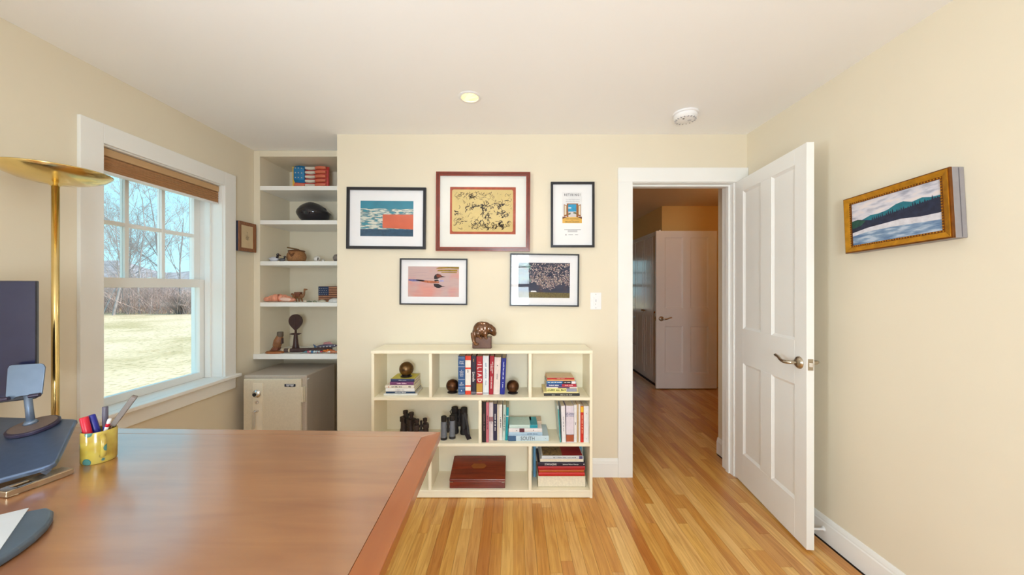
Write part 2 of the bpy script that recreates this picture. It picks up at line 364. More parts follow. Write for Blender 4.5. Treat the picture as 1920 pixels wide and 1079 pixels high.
# honeycomb shade, pulled up in the window
M_shade = mat('tan_shade_fabric', (176, 132, 92), 0.85, var=0.05, scale=60, bump=0.1)
M_shade_l = mat('light_tan_headrail', (196, 160, 118), 0.6, var=0.03)
t = thing('window_shade', 'tan honeycomb shade raised to the top of the window', 'window shade', (XL, W1[0], 0), (0, 0, R(90)))
WW = W1[1] - W1[0]
MB().box(0.016, WW - 0.016, 0.018, 0.062, 2.022, 2.062).build('headrail', M_shade_l, t, 0.004)
poly = []
for k in range(6):
    z = 2.020 - k * 0.0125; poly += [(0.026, z), (0.020, z - 0.00625)]
poly += [(0.026, 1.945), (0.054, 1.945)]
for k in range(6):
    z = 1.951 + k * 0.0125; poly += [(0.060, z + 0.001), (0.054, z + 0.0065)]
poly.append((0.054, 2.020))
MB().prism(poly, 0.018, WW - 0.018, 'x').build('fabric', M_shade, t)
MB().box(0.017, WW - 0.017, 0.022, 0.058, 1.936, 1.946).build('bottom_rail', M_white, t, 0.002)
# ---- door casing and jambs
t = thing('trim_1', 'white casing around the open doorway', 'door casing', (0, YB, 0), kind='structure')
ox0, ox1, oz = 0.850, 1.568, 2.088            # clear opening
MB().box(0.744, ox0 - 0.004, -0.018, 0, 0, oz + 0.004).build('casing_side', M_trim, t, 0.002)
MB().box(ox1 + 0.006, XR - 0.001, -0.018, 0, 0, oz + 0.004).build('casing_side', M_trim, t, 0.002)
MB().box(0.744, XR - 0.001, -0.018, 0, oz + 0.004, oz + 0.106).build('casing_head', M_trim, t, 0.002)
MB().box(DX0, ox0, -0.002, 0.137, 0, oz).build('jamb_side', M_trim, t, 0.001)
MB().box(ox1, DX1, -0.002, 0.137, 0, oz).build('jamb_side', M_trim, t, 0.001)
MB().box(DX0, DX1, -0.002, 0.137, oz, DZ).build('jamb_head', M_trim, t, 0.001)
MB().box(ox0, ox0 + 0.012, 0.040, 0.075, 0, oz).build('door_stop', M_trim, t, 0.001)
MB().box(ox1 - 0.012, ox1, 0.040, 0.075, 0, oz).build('door_stop', M_trim, t, 0.001)
MB().box(ox0 + 0.012, ox1 - 0.012, 0.040, 0.075, oz - 0.012, oz).build('door_stop', M_trim, t, 0.001)
# baseboards
def baseboard(name, label, p, q, nrm):
    """from p to q along a wall, nrm the direction into the room; profiled section"""
    p, q, nrm = Vector(p + (0,)), Vector(q + (0,)), Vector(nrm + (0,)); d = (q - p)
    prof = [(0, 0), (0.014, 0), (0.014, 0.098), (0.011, 0.104), (0.011, 0.110), (0.007, 0.124), (0.004, 0.130), (0, 0.130)]
    vs = []; n = len(prof)
    for base in (p, q):
        for a, z in prof: vs.append(base + nrm * a + Vector((0, 0, z)))
    fs = [tuple(range(n)), tuple(range(2 * n - 1, n - 1, -1))] + [(i, (i + 1) % n, n + (i + 1) % n, n + i) for i in range(n)]
    return struct(MB().add(vs, fs).build(name, M_trim), label, 'baseboard')
baseboard('baseboard_right', 'white baseboard along the right wall behind the open door', (XR, Y_REAR), (XR, YB - 0.02), (-1, 0))
baseboard('baseboard_back', 'white baseboard between the low bookcase and the doorway', (X_ALC, YB), (0.744, YB), (0, -1))
baseboard('baseboard_left', 'white baseboard along the left wall under the window', (XL, Y_REAR), (XL, Y_AB), (1, 0))
baseboard('baseboard_hall', 'short white baseboard just past the door jamb', (XR, YB + 0.137), (XR, 2.90), (-1, 0))
# ---- panelled doors
def lever(parent, x, z, y, side, toward=-1, m=None):
    """rosette and lever at (x,z) on the face y; side -1 faces -y, toward: lever direction in x"""
    m = m or M_nickel
    ro = MB().lathe([(0.0, 0), (0.033, 0), (0.033, 0.004), (0.024, 0.013), (0.014, 0.016), (0, 0.016)], n=28).build('rosette', m, parent, smooth=False, loc=(x, y, z), rot=(R(90) if side < 0 else R(-90), 0, 0))
    smooth_by_angle(ro, 50)
    s = side
    pts = [(x, y + s * 0.012, z), (x, y + s * 0.046, z), (x + toward * 0.010, y + s * 0.055, z), (x + toward * 0.035, y + s * 0.057, z - 0.002), (x + toward * 0.062, y + s * 0.055, z + 0.002), (x + toward * 0.085, y + s * 0.053, z + 0.014), (x + toward * 0.108, y + s * 0.053, z + 0.019), (x + toward * 0.120, y + s * 0.053, z + 0.017)]
    o = MB().tube(pts, [0.010, 0.010, 0.0105, 0.0095, 0.0085, 0.0078, 0.0082, 0.004], 12).build('lever_handle', m, parent, smooth=True)
    return ro
def panel_door(n, label, loc, rotz, W, Hd, panels, stiles, handle_x, handle_z, toward, T=0.036):
    t = thing('door_%d' % n, label, 'door', loc, (0, 0, rotz), kind='structure')
    (xa, xb, xc, xd) = stiles           # panel columns xa..xb and xc..xd
    (z0, z1, z2, z3) = panels           # lower panels z0..z1, upper panels z2..z3
    z00 = 0.012
    MB().box(0, xa, -T, 0, z00, Hd).build('stile', M_trim, t, 0.0015); MB().box(xd, W, -T, 0, z00, Hd).build('stile', M_trim, t, 0.0015)
    for a, b in ((z00, z0), (z1, z2), (z3, Hd)): MB().box(xa, xd, -T, 0, a, b).build('rail', M_trim, t, 0.001)
    for a, b in ((z0, z1), (z2, z3)): MB().box(xb, xc, -T, 0, a, b).build('mullion', M_trim, t, 0.001)
    for (a, b) in ((xa, xb), (xc, xd)):
        for (c, d) in ((z0, z1), (z2, z3)):
            i = 0.016
            mb = MB().box(a, b, -T + 0.010, -0.010, c, d)
            for f, g in ((-T + 0.0015, -T + 0.011), (-0.0015, -0.011)):    # sloping sticking around the panel on both faces
                mb.add([(a, f, c), (b, f, c), (b, f, d), (a, f, d), (a + i, g, c + i), (b - i, g, c + i), (b - i, g, d - i), (a + i, g, d - i)], [(0, 1, 5, 4), (1, 2, 6, 5), (2, 3, 7, 6), (3, 0, 4, 7)])
            mb.build('panel', M_trim, t)
    lever(t, handle_x, handle_z, -T, -1, toward); lever(t, handle_x, handle_z, 0, 1, toward)
    ex = W if handle_x > W / 2 else 0.0
    sg = 1 if ex else -1
    lp = MB().box(ex - 0.001, ex + sg * 0.0015, -T / 2 - 0.0125, -T / 2 + 0.0125, handle_z - 0.029, handle_z + 0.029).build('latch_plate', M_nickel, t)
    MB().prism([(ex, -T / 2 - 0.008), (ex + sg * 0.012, -T / 2 + 0.004), (ex + sg * 0.010, -T / 2 + 0.008), (ex, -T / 2 + 0.008)], handle_z - 0.010, handle_z + 0.010, 'z').build('latch_bolt', M_nickel, lp)
    hx = 0.0 if ex else W
    for hz in (0.22, Hd / 2, Hd - 0.22):
        MB().tube([(hx - sg * 0.006, 0.006, hz - 0.045), (hx - sg * 0.006, 0.006, hz + 0.045)], 0.006, 10).box(hx - sg * 0.001, hx - sg * 0.004, -0.03, 0.004, hz - 0.044, hz + 0.044).build('hinge', M_nickel, t)
    return t
# the open room door: hinge on the right jamb; its hall-side face looks left into the room
fx0, fy0, fx1, fy1 = 1.571, 2.522, 1.492, 1.816
ang = math.atan2(fy1 - fy0, fx1 - fx0); Wd = math.hypot(fx1 - fx0, fy1 - fy0)
# local -y face (y=-T) must be the visible face; place the local origin so that face runs along the measured line
nx, ny = -math.sin(ang), math.cos(ang)       # local +y in world
panel_door(1, 'white four-panel door standing open against the right wall', (fx0 + nx * 0.036, fy0 + ny * 0.036, 0), ang, Wd, 2.086, (0.215, 0.832, 1.066, 2.000), (0.098, 0.302, 0.414, 0.618), 0.656, 0.954, -1)
panel_door(2, 'white four-panel door standing open in the hallway', (1.880, 4.730, 0), 0, 0.80, 2.085, (0.215, 0.832, 1.066, 2.000), (0.115, 0.35, 0.45, 0.685), 0.066, 0.93, 1)
# ---- built-in closet in the hall
M_gloss = mat('gloss_white_enamel', (232, 226, 224), 0.14, var=0.01, coat=0.5)
t = thing('hall_closet', 'built-in hallway closet with tall panelled doors and drawers', 'closet', (2.0, 0, 0))
MB().box(-0.022, -0.001, 4.83, 7.9, 0.0, 0.08).box(-0.022, -0.001, 4.83, 7.9, 2.06, 2.12).box(-0.016, -0.001, 4.83, 7.9, 0.08, 2.06).build('face_frame', M_gloss, t, 0.002)
M_brass_d = mat('aged_brass', (176, 122, 60), 0.3, 1.0)
def closet_leaf(y0, y1, z0, z1, knob_y, knob_z):
    d = MB().box(-0.040, -0.022, y0, y1, z0, z1).build('closet_door', M_gloss, t, 0.0015)
    zs = [(z0 + 0.10, 0.93), (1.07, z1 - 0.10)]
    for a, b in zs:
        i = 0.07
        MB().box(-0.0415, -0.040, y0 + i, y0 + i + 0.012, a, b).box(-0.0415, -0.040, y1 - i - 0.012, y1 - i, a, b).box(-0.0415, -0.040, y0 + i + 0.012, y1 - i - 0.012, a, a + 0.012).box(-0.0415, -0.040, y0 + i + 0.012, y1 - i - 0.012, b - 0.012, b).build('panel_moulding', M_gloss, d)
    MB().lathe([(0.006, 0), (0.006, 0.012), (0.015, 0.02), (0.015, 0.026), (0, 0.03)], n=16).build('knob', M_brass_d, d, smooth=True, loc=(-0.040, knob_y, knob_z), rot=(0, R(-90), 0))
for y0, y1, ky in ((4.86, 5.02, 4.9), (5.025, 5.335, 5.30), (5.345, 5.72, 5.38), (6.12, 6.5, 6.46), (6.51, 6.9, 6.55)): closet_leaf(y0, y1, 0.09, 2.05, ky, 1.0)
for a, b in ((0.09, 0.42), (0.43, 0.66), (0.67, 0.86), (0.87, 1.04), (1.05, 1.18), (1.19, 2.05)):
    d = MB().box(-0.040, -0.022, 5.73, 6.11, a, b).build('drawer', M_gloss, t, 0.0015)
    MB().lathe([(0.006, 0), (0.006, 0.012), (0.014, 0.02), (0, 0.028)], n=14).build('knob', M_brass_d, d, smooth=True, loc=(-0.040, 5.92, (a + b) / 2), rot=(0, R(-90), 0))
# ------------------------------------------------------------------ large furniture
# ---- desk
DZT = 0.78
M_desk = wood('cherry_desk_x', (146, 90, 48), (168, 110, 62), 'X', 2.0, 0.30, 1.0, 8, 0.02, coat_ior=2.7, coat_rough=0.20)
M_desk_e = wood('cherry_desk_y', (150, 82, 34), (170, 98, 46), 'Y', 2.0, 0.36, 0.6, 8, 0.02, coat_ior=1.5, coat_rough=0.16)
M_leg = wood('cherry_leg', (140, 80, 44), (170, 104, 62), 'Z', 3, 0.4, 0.3)
desk = thing('desk', 'wide reddish-brown cherry desk in the foreground', 'desk', (-1.1, 1.0, 0))
L_ = (-1.1, 1.0)
A = (-0.2855, 1.4065); B = (-0.262, 0.60); C_ = (-1.96, 0.60); D_ = (-1.96, 1.452)     # corners of the top
bw = 0.062
def lerp(p, q, s): return (p[0] + (q[0] - p[0]) * s, p[1] + (q[1] - p[1]) * s)
ai = (A[0] - bw, A[1] - 0.050); bi = (B[0] - bw, B[1]); di = (D_[0], D_[1] - 0.052)
loc = lambda pts: [(p[0] - L_[0], p[1] - L_[1]) for p in pts]
MB().prism(loc([C_, bi, ai, di]), DZT - 0.032, DZT, 'z').build('top_panel', M_desk, desk)
MB().prism(loc([bi, B, A, ai]), DZT - 0.032, DZT, 'z').build('end_border', M_desk_e, desk, 0.003)
MB().prism(loc([di, ai, A, D_]), DZT - 0.032, DZT, 'z').build('back_border', M_desk, desk, 0.003)
MB().box(-1.88 + 1.1, -0.58 + 1.1, 1.30 - 1, 1.325 - 1, 0.64, DZT - 0.032).box(-1.88 + 1.1, -0.58 + 1.1, 0.66 - 1, 0.685 - 1, 0.64, DZT - 0.032).box(-1.88 + 1.1, -1.855 + 1.1, 0.685 - 1, 1.30 - 1, 0.64, DZT - 0.032).box(-0.605 + 1.1, -0.58 + 1.1, 0.685 - 1, 1.30 - 1, 0.64, DZT - 0.032).build('apron', M_leg, desk)
for x in (-1.86, -0.60):
    for y in (0.675, 1.31): MB().box(x + 1.1 - 0.032, x + 1.1 + 0.032, y - 1 - 0.032, y - 1 + 0.032, 0, 0.64).build('leg', M_leg, desk, 0.004)
# ---- low bookcase
BX0, BX1, BF, BB, BT = -0.905, 0.507, 2.28, 2.526, 0.943
def bx_(u): return (u - CX) * BF / F
def bz_(v): return CAMZ + (CY - v) * BF / F
bc = thing('bookcase', 'low cream painted bookcase with seven compartments under the pictures', 'bookcase', ((BX0 + BX1) / 2, BF, 0))
ox = -(BX0 + BX1) / 2; DP = BB - BF
S1 = (bz_(751.5), bz_(746)); S2 = (bz_(838), bz_(832.5)); S3 = (bz_(924), bz_(920))
th = 0.018
MB().box(BX0 + ox, BX0 + ox + th, 0, DP, 0, BT - 0.02).build('side_panel', M_cream, bc, 0.002)
MB().box(BX1 + ox - th, BX1 + ox, 0, DP, 0, BT - 0.02).build('side_panel', M_cream, bc, 0.002)
MB().box(BX0 + ox - 0.002, BX1 + ox + 0.002, -0.003, DP, BT - 0.02, BT).build('top', M_cream, bc, 0.003)
MB().box(BX0 + ox + th, BX1 + ox - th, DP - 0.010, DP - 0.001, 0.01, BT - 0.02).build('back_panel', M_cream, bc)
for a, b in (S1, S2): MB().box(BX0 + ox + th, BX1 + ox - th, 0, DP - 0.010, a, b).build('shelf', M_cream, bc, 0.002)
MB().box(BX0 + ox + th, BX1 + ox - th, 0, DP - 0.010, S3[0], S3[1]).build('shelf', M_cream, bc, 0.002)
MB().box(BX0 + ox + th, BX1 + ox - th, 0.001, 0.019, 0.004, S3[0]).build('plinth', M_cream, bc, 0.001)
for u, a, b in ((807, S1[1], BT - 0.02), (994, S1[1], BT - 0.02), (900, S2[1], S1[0]), (806, S3[1], S2[0]), (994, S3[1], S2[0])):
    x = bx_(u) + ox; MB().box(x - 0.010, x + 0.010, 0.001, DP - 0.010, a, b).build('divider', M_cream, bc, 0.002)
# ---- alcove shelves
sh = thing('built_in_shelf', 'tall cream built-in shelves filling the alcove beside the pictures', 'shelves', (XL, Y_ALC, 0))
aw = X_ALC - XL; st = 0.052
SZ = [2.153, 1.881, 1.554, 1.226, 0.817]
MB().box(0.001, st, 0, Y_AB - Y_ALC - 0.001, SZ[4] - 0.001, H - 0.001).build('side_panel', M_wall, sh, 0.002)
MB().box(st, aw - 0.001, 0, 0.02, 2.386, H - 0.001).build('header', M_wall, sh, 0.002)
MB().box(st, aw - 0.001, 0.02, Y_AB - Y_ALC - 0.001, 2.386, 2.40).build('top_board', M_wall, sh)
for i, z in enumerate(SZ):
    tk = 0.034 if i < 4 else 0.042
    MB().box(st if i < 4 else 0.001, aw - 0.001, 0.0 if i < 4 else -0.006, Y_AB - Y_ALC - 0.001, z - tk, z).build('shelf', M_trim, sh, 0.003)
# ---- safe
M_safe = mat('taupe_safe_enamel', (188, 176, 164), 0.38, 0.1, var=0.05, scale=120)
M_safe_d = mat('champagne_safe_door', (218, 208, 188), 0.34, 0.1, var=0.05, scale=120)
M_strip = mat('pale_lock_strip', (232, 222, 202), 0.3, 0.1)
M_chrome = mat('chrome', (220, 220, 222), 0.12, 1.0, var=0.02)
sx0, sx1, sy0, sy1, szt = -1.985, -1.521, 2.62, 3.05, 0.698
sf = thing('safe', 'beige steel safe with combination dial under the alcove shelves', 'safe', ((sx0 + sx1) / 2, sy0, 0))
sw = (sx1 - sx0) / 2
MB().box(-sw, sw, 0.012, sy1 - sy0, 0.012, szt).build('body', M_safe, sf, 0.008, 3)
MB().box(-sw + 0.016, sw - 0.028, -0.012, 0.012, 0.05, szt - 0.022).build('door', M_safe_d, sf, 0.005, 3)
def sfx(u): return (u - CX) * sy0 / F - (sx0 + sx1) / 2
def sfz(v): return CAMZ + (CY - v) * sy0 / F
stp = MB().prism(rrect(sfx(477), sfx(495), 0.16, sfz(718), 0.006), -0.016, -0.012, 'y').build('lock_strip', M_strip, sf)
dl = MB().lathe([(0, 0), (0.028, 0), (0.030, 0.006), (0.026, 0.014), (0.018, 0.018), (0.016, 0.028), (0.0, 0.029)], n=32).build('combination_dial', M_chrome, sf, loc=(sfx(485), -0.016, sfz(737.5)), rot=(R(90), 0, 0)); smooth_by_angle(dl, 40)
MB().lathe([(0, 0.0292), (0.013, 0.0292), (0.013, 0.031), (0, 0.031)], n=24).build('dial_cap', M_black, dl)
MB().lathe([(0, 0), (0.014, 0), (0.013, 0.006), (0, 0.007)], n=24).box(-0.002, 0.002, -0.006, 0.006, 0.007, 0.016).build('key_lock', M_chrome, sf, loc=(sfx(485), -0.016, sfz(753.5)), rot=(R(90), 0, 0))
MB().box(-0.016, 0.016, -0.012, 0, -0.006, 0.010).prism(rrect(-0.016, -0.002, -0.125, 0.004, 0.006), -0.030, -0.012, 'y').build('lever_handle', M_chrome, sf, 0.003, loc=(sfx(484.5), -0.016, sfz(770)))
lb = MB().prism(rrect(sfx(535.5), sfx(556), sfz(725), sfz(719.6), 0.004), -0.0135, -0.012, 'y').build('maker_plate', mat('plate_navy', (30, 34, 60), 0.3), sf)
mw = (sfx(556) - sfx(535.5)); mc = (sfx(556) + sfx(535.5)) / 2
MB().prism([(mc - mw * 0.30, sfz(724.3)), (mc + mw * 0.30, sfz(724.3)), (mc + mw * 0.36, sfz(720.2)), (mc - mw * 0.36, sfz(720.2))], -0.0140, -0.0135, 'y').build('maker_badge', mat('badge_silver', (205, 210, 225), 0.3, 0.6), lb)
MB().prism([(mc - mw * 0.10, sfz(724.3)), (mc + mw * 0.10, sfz(724.3)), (mc, sfz(721.6))], -0.0145, -0.0140, 'y').build('badge_chevron', mat('plate_navy', (30, 34, 60)), lb)
MB().tube([(sw - 0.021, -0.006, sfz(754)), (sw - 0.021, -0.006, sfz(725.5))], 0.008, 12).box(sw - 0.026, sw - 0.006, 0.0, 0.013, sfz(754), sfz(725.5)).build('hinge', M_safe_d, sf)
MB().tube([(sw - 0.021, -0.006, 0.11), (sw - 0.021, -0.006, 0.22)], 0.008, 12).box(sw - 0.026, sw - 0.006, 0.0, 0.013, 0.11, 0.22).build('hinge', M_safe_d, sf)
for x in (-sw + 0.05, sw - 0.05):
    for y in (0.06, sy1 - sy0 - 0.05): MB().lathe([(0.022, 0), (0.025, 0.013)], (x, y, 0), 12).build('foot', M_black, sf)
MB().box(sw, sw + 0.0006, 0.02, 0.045, szt - 0.035, szt - 0.026).build('sticker', M_white, sf)
# ------------------------------------------------------------------ ceiling fittings
p = (-0.247, 2.042)
t = thing('downlight', 'round recessed ceiling light glowing pale yellow', 'ceiling light', (p[0], p[1], H))
def downlight_parts(t):
    o = MB().lathe([(0.047, 0.04), (0.047, -0.001), (0.050, -0.006), (0.060, -0.006), (0.066, -0.001), (0.066, 0.0)], n=40).build('trim_ring', M_white, t); smooth_by_angle(o, 40)
    MB().lathe([(0, 0.0), (0.0465, 0.0)], n=32).build('lens', emit_mat('lamp_lens', (255, 240, 176), 0.95) if 'lamp_lens' not in MATS else MATS['lamp_lens'], t)
    l = light('downlight_lamp', 'SPOT', (0, 0, -0.012), (0, 0, 0), 10, (1.0, 0.93, 0.80), 0.045, t); l.data.spot_size = R(150); l.data.spot_blend = 0.8
downlight_parts(t)
for k, (x, y, lb_) in enumerate(((-1.2, 0.2, 'recessed ceiling light above the desk chair, outside the picture on the left'), (0.85, 0.2, 'recessed ceiling light near the right wall, outside the picture'))):  # extra downlights out of view, added to brighten the room
    t = thing('downlight', lb_, 'ceiling light', (x, y, H)); downlight_parts(t)
t = thing('smoke_detector', 'white round smoke detector on the ceiling near the door', 'smoke detector', (1.078, 2.235, H))
o = MB().lathe([(0, -0.0005), (0.076, -0.0005), (0.076, -0.010), (0.072, -0.012), (0, -0.012)], n=40).build('base_plate', M_white, t); smooth_by_angle(o, 30)
o = MB().lathe([(0, -0.012), (0.066, -0.012), (0.066, -0.017), (0.069, -0.019), (0.068, -0.030), (0.060, -0.041), (0.044, -0.046), (0, -0.047)], n=40).build('cover', M_white, t); smooth_by_angle(o, 30)
for a in range(0, 360, 20):
    MB().box(0.050, 0.062, -0.002, 0.002, -0.0445, -0.040).build('vent_slot', mat('slot_grey', (150, 150, 156), 0.6), o, rot=(0, 0, R(a)))
MB().lathe([(0, -0.0475), (0.011, -0.0475), (0.011, -0.049), (0, -0.0495)], (0.02, -0.01, 0), 18).build('test_button', mat('button_grey', (205, 205, 210), 0.5), t)
MB().box(-0.030, -0.020, -0.030, -0.024, -0.0485, -0.046).build('indicator', M_black, t)
# ------------------------------------------------------------------ light switch, door stop
t = thing('light_switch', 'white dimmer light switch on the back wall beside the doorway', 'light switch', PY(1117, 565, YB))
MB().prism(rrect(-0.0385, 0.0385, -0.060, 0.060, 0.004), -0.0065, 0, 'y').build('cover_plate', M_white, t, 0.002)
MB().box(-0.017, 0.017, -0.010, -0.0065, -0.033, 0.033).build('rocker', M_white, t, 0.002)
MB().box(-0.015, 0.015, -0.0135, -0.010, 0.013, 0.028).build('paddle_lip', M_white, t, 0.001)
MB().box(-0.0012, 0.0012, -0.0108, -0.0098, -0.006, 0.012).build('slider_slot', M_black, t)
MB().box(-0.006, -0.002, -0.0112, -0.0098, -0.024, -0.019).build('indicator', mat('slot_grey', (150, 150, 156)), t)
for z in (-0.048, 0.048): MB().lathe([(0, 0), (0.003, 0), (0.002, 0.001), (0, 0.001)], n=10).build('screw', mat('slot_grey', (150, 150, 156)), t, loc=(0, -0.0065, z), rot=(R(90), 0, 0))
t = thing('door_stop', 'small white door stop on the right baseboard behind the door', 'door stop', (XR - 0.014, 1.90, 0.062))
MB().lathe([(0.013, 0), (0.013, 0.004), (0.006, 0.008), (0.005, 0.055), (0.009, 0.058), (0.010, 0.070), (0.0, 0.072)], n=16).build('post', M_white, t, smooth=True, rot=(0, R(-90), 0))
MB().lathe([(0.0105, 0.060), (0.0105, 0.071), (0.0, 0.074)], n=16).build('rubber_tip', mat('rubber_white', (225, 225, 222), 0.8), t, rot=(0, R(-90), 0))
# ------------------------------------------------------------------ framed pictures
def flat(name, poly, y, m, parent):
    """a flat printed shape in the x-z plane facing -y, 0.2 mm thick"""
    return MB().prism(poly, y - 0.0002, y, 'y').build(name, m, parent)
def frame(name, label, u0, u1, v0, v1, Yf, fw, depth, m_frame, mat_uv, m_mat, tilt=0, wallY=YB, wedge=None):
    """frame hung on the back wall; u/v outer box measured at its front face (Y=Yf). returns root, art box (x0,x1,z0,z1), art depth y"""
    c = PY((u0 + u1) / 2, (v0 + v1) / 2, Yf); w_ = (u1 - u0) * Yf / F / 2; h_ = (v1 - v0) * Yf / F / 2; f = fw * Yf / F
    t = thing(name, label, 'picture', (c.x, Yf, c.z), (0, R(tilt), 0))
    yb = wallY - Yf - 0.001
    def quad_ring(x, z, x2, z2, ya, yb_):
        mb = MB()
        for (p, q, r_, s_) in (((-x, -z), (x, -z), (x2, -z2), (-x2, -z2)), ((x, -z), (x, z), (x2, z2), (x2, -z2)), ((x, z), (-x, z), (-x2, z2), (x2, z2)), ((-x, z), (-x, -z), (-x2, -z2), (-x2, z2))):
            mb.prism([p, q, r_, s_], ya, yb_, 'y')
        return mb
    quad_ring(w_, h_, w_ - f, h_ - f, 0, yb).build('frame_moulding', m_frame, t, 0.0015)
    if wedge:
        quad_ring(w_ - f * 0.25, h_ - f * 0.25, w_ - f * 0.75, h_ - f * 0.75, -0.004, 0.001).build('frame_bead', wedge, t, 0.0015)
    MB().box(-w_ + f, w_ - f, 0.016, 0.018, -h_ + f, h_ - f).build('backing', m_mat, t)
    ax0, ax1, az0, az1 = [(mat_uv[0] - (u0 + u1) / 2) * Yf / F, (mat_uv[1] - (u0 + u1) / 2) * Yf / F, ((v0 + v1) / 2 - mat_uv[3]) * Yf / F, ((v0 + v1) / 2 - mat_uv[2]) * Yf / F]
    X, Z = w_ - f, h_ - f; mb = MB()
    for (a, b, c_, d) in ((-X, X, az1, Z), (-X, X, -Z, az0), (-X, ax0, az0, az1), (ax1, X, az0, az1)): mb.box(a, b, 0.0135, 0.016, c_, d)
    mb.build('mat_board', m_mat, t)
    MB().box(-w_ + f, w_ - f, 0.007, 0.009, -h_ + f, h_ - f).build('glass_pane', M_pglass, t)
    return t, (ax0, ax1, az0, az1), 0.0158
M_matw = mat('white_mat_board', (236, 236, 240), 0.8, var=0.01, scale=40)
M_fblack = mat('black_frame_lacquer', (22, 22, 30), 0.35, var=0.1)
def art_mat(name, build):
    m, nt, b = newmat(name); b.inputs['Roughness'].default_value = 0.7; build(nt.nodes, nt.links, b); MATS[name] = m; return m
def ramp(n, stops, interp='LINEAR'):
    r = n.new('ShaderNodeValToRGB'); r.color_ramp.interpolation = interp
    while len(r.color_ramp.elements) < len(stops): r.color_ramp.elements.new(0.5)
    for e, (p, c) in zip(r.color_ramp.elements, stops): e.position = p; e.color = lin(c)
    return r
# picture 1: generic stand-in, bands of teal, cream and navy with a coral block
t, (x0, x1, z0, z1), ya = frame('framed_print', 'black framed teal and coral print with a wide white mat', 649, 798, 351, 467, 2.520, 5.2, 0.02, M_fblack, (674, 774, 376, 443), M_matw, 0.5)
def b1(n, l, b):
    co = n.new('ShaderNodeTexCoord'); mp = n.new('ShaderNodeMapping'); mp.inputs['Scale'].default_value = (14, 1, 90); l.new(co.outputs['Object'], mp.inputs[0])
    no = n.new('ShaderNodeTexNoise'); no.inputs['Scale'].default_value = 1.2; no.inputs['Detail'].default_value = 4; l.new(mp.outputs[0], no.inputs['Vector'])
    r = ramp(n, [(0.40, (54, 140, 160)), (0.47, (90, 120, 130)), (0.52, (206, 210, 200)), (0.8, (214, 212, 200))]); l.new(no.outputs['Fac'], r.inputs[0]); l.new(r.outputs[0], b.inputs['Base Color'])
flat('print', [(x0, z0), (x1, z0), (x1, z1), (x0, z1)], ya, art_mat('print_teal_cream', b1), t)
hh = z1 - z0; ww = x1 - x0
flat('teal_band', [(x0, z1 - hh * 0.22), (x1, z1 - hh * 0.22), (x1, z1), (x0, z1)], ya - 0.0003, mat('print_teal', (52, 132, 156), 0.8, var=0.12, scale=30), t)
flat('coral_block', [(x0 + ww * 0.42, z0 + hh * 0.24), (x1, z0 + hh * 0.20), (x1, z0 + hh * 0.62), (x0 + ww * 0.42, z0 + hh * 0.62)], ya - 0.0003, mat('print_coral', (206, 104, 78), 0.8, var=0.08, scale=20), t)
flat('navy_band', [(x0, z0), (x1, z0), (x1, z0 + hh * 0.20), (x0, z0 + hh * 0.20)], ya - 0.0004, mat('print_navy', (46, 80, 106), 0.8, var=0.35, scale=60), t)
# picture 2: ink drawing
M_cherryf = mat('red_cherry_frame', (134, 50, 26), 0.3, var=0.15, scale=30, coat=0.4)
M_cherryd = mat('red_cherry_frame_bead', (108, 36, 18), 0.3, var=0.15, scale=30, coat=0.4)
t, (x0, x1, z0, z1), ya = frame('framed_drawing', 'large red-brown framed ink drawing on tan paper', 817, 994, 322, 471, 2.512, 7.5, 0.03, M_cherryf, (843, 967, 350, 439), mat('grey_mat_board', (226, 226, 222), 0.8, var=0.01), 0.3, wedge=M_cherryd)
flat('painted_border', [(x0, z0), (x1, z0), (x1, z1), (x0, z1)], ya, mat('print_rust', (164, 76, 52), 0.8, var=0.2, scale=25), t)
flat('tan_paper', rrect(x0 + 0.014, x1 - 0.019, z0 + 0.018, z1 - 0.018, 0.012), ya - 0.0003, mat('print_tan', (206, 184, 124), 0.8, var=0.06, scale=12), t)
rg = random.Random(11)
def stroke_mesh(strokes, y):
    mb = MB()
    for pts, wd in strokes:
        for i in range(len(pts) - 1):
            (xa, za), (xb, zb) = pts[i], pts[i + 1]; dx, dz = xb - xa, zb - za; L = math.hypot(dx, dz) or 1
            w0 = wd * math.sin(math.pi * (i + 0.15) / len(pts)); w1 = wd * math.sin(math.pi * (i + 1.0) / len(pts)) if i + 2 < len(pts) else 0.0001
            px, pz = -dz / L, dx / L
            mb.add([(xa + px * w0, y, za + pz * w0), (xb + px * w1, y, zb + pz * w1), (xb - px * w1, y, zb - pz * w1), (xa - px * w0, y, za - pz * w0)], [(0, 1, 2, 3)])
    return mb
def curl(cx, cz, n, step, a, da, wob, wd):
    pts = []; x, z = cx, cz
    for i in range(n):
        pts.append((x, z)); a += da + rg.uniform(-wob, wob); x += math.cos(a) * step; z += math.sin(a) * step
    return (pts, wd)
def inside(s): return all(x0 + 0.02 < p[0] < x1 - 0.026 and z0 + 0.026 < p[1] < z1 - 0.026 for p in s[0])
ww, hh = x1 - x0, z1 - z0
S = []
def P2(xc, yc): return (x0 + ww * (xc - 225) / 800.0, z1 - hh * (yc - 240) / 560.0)
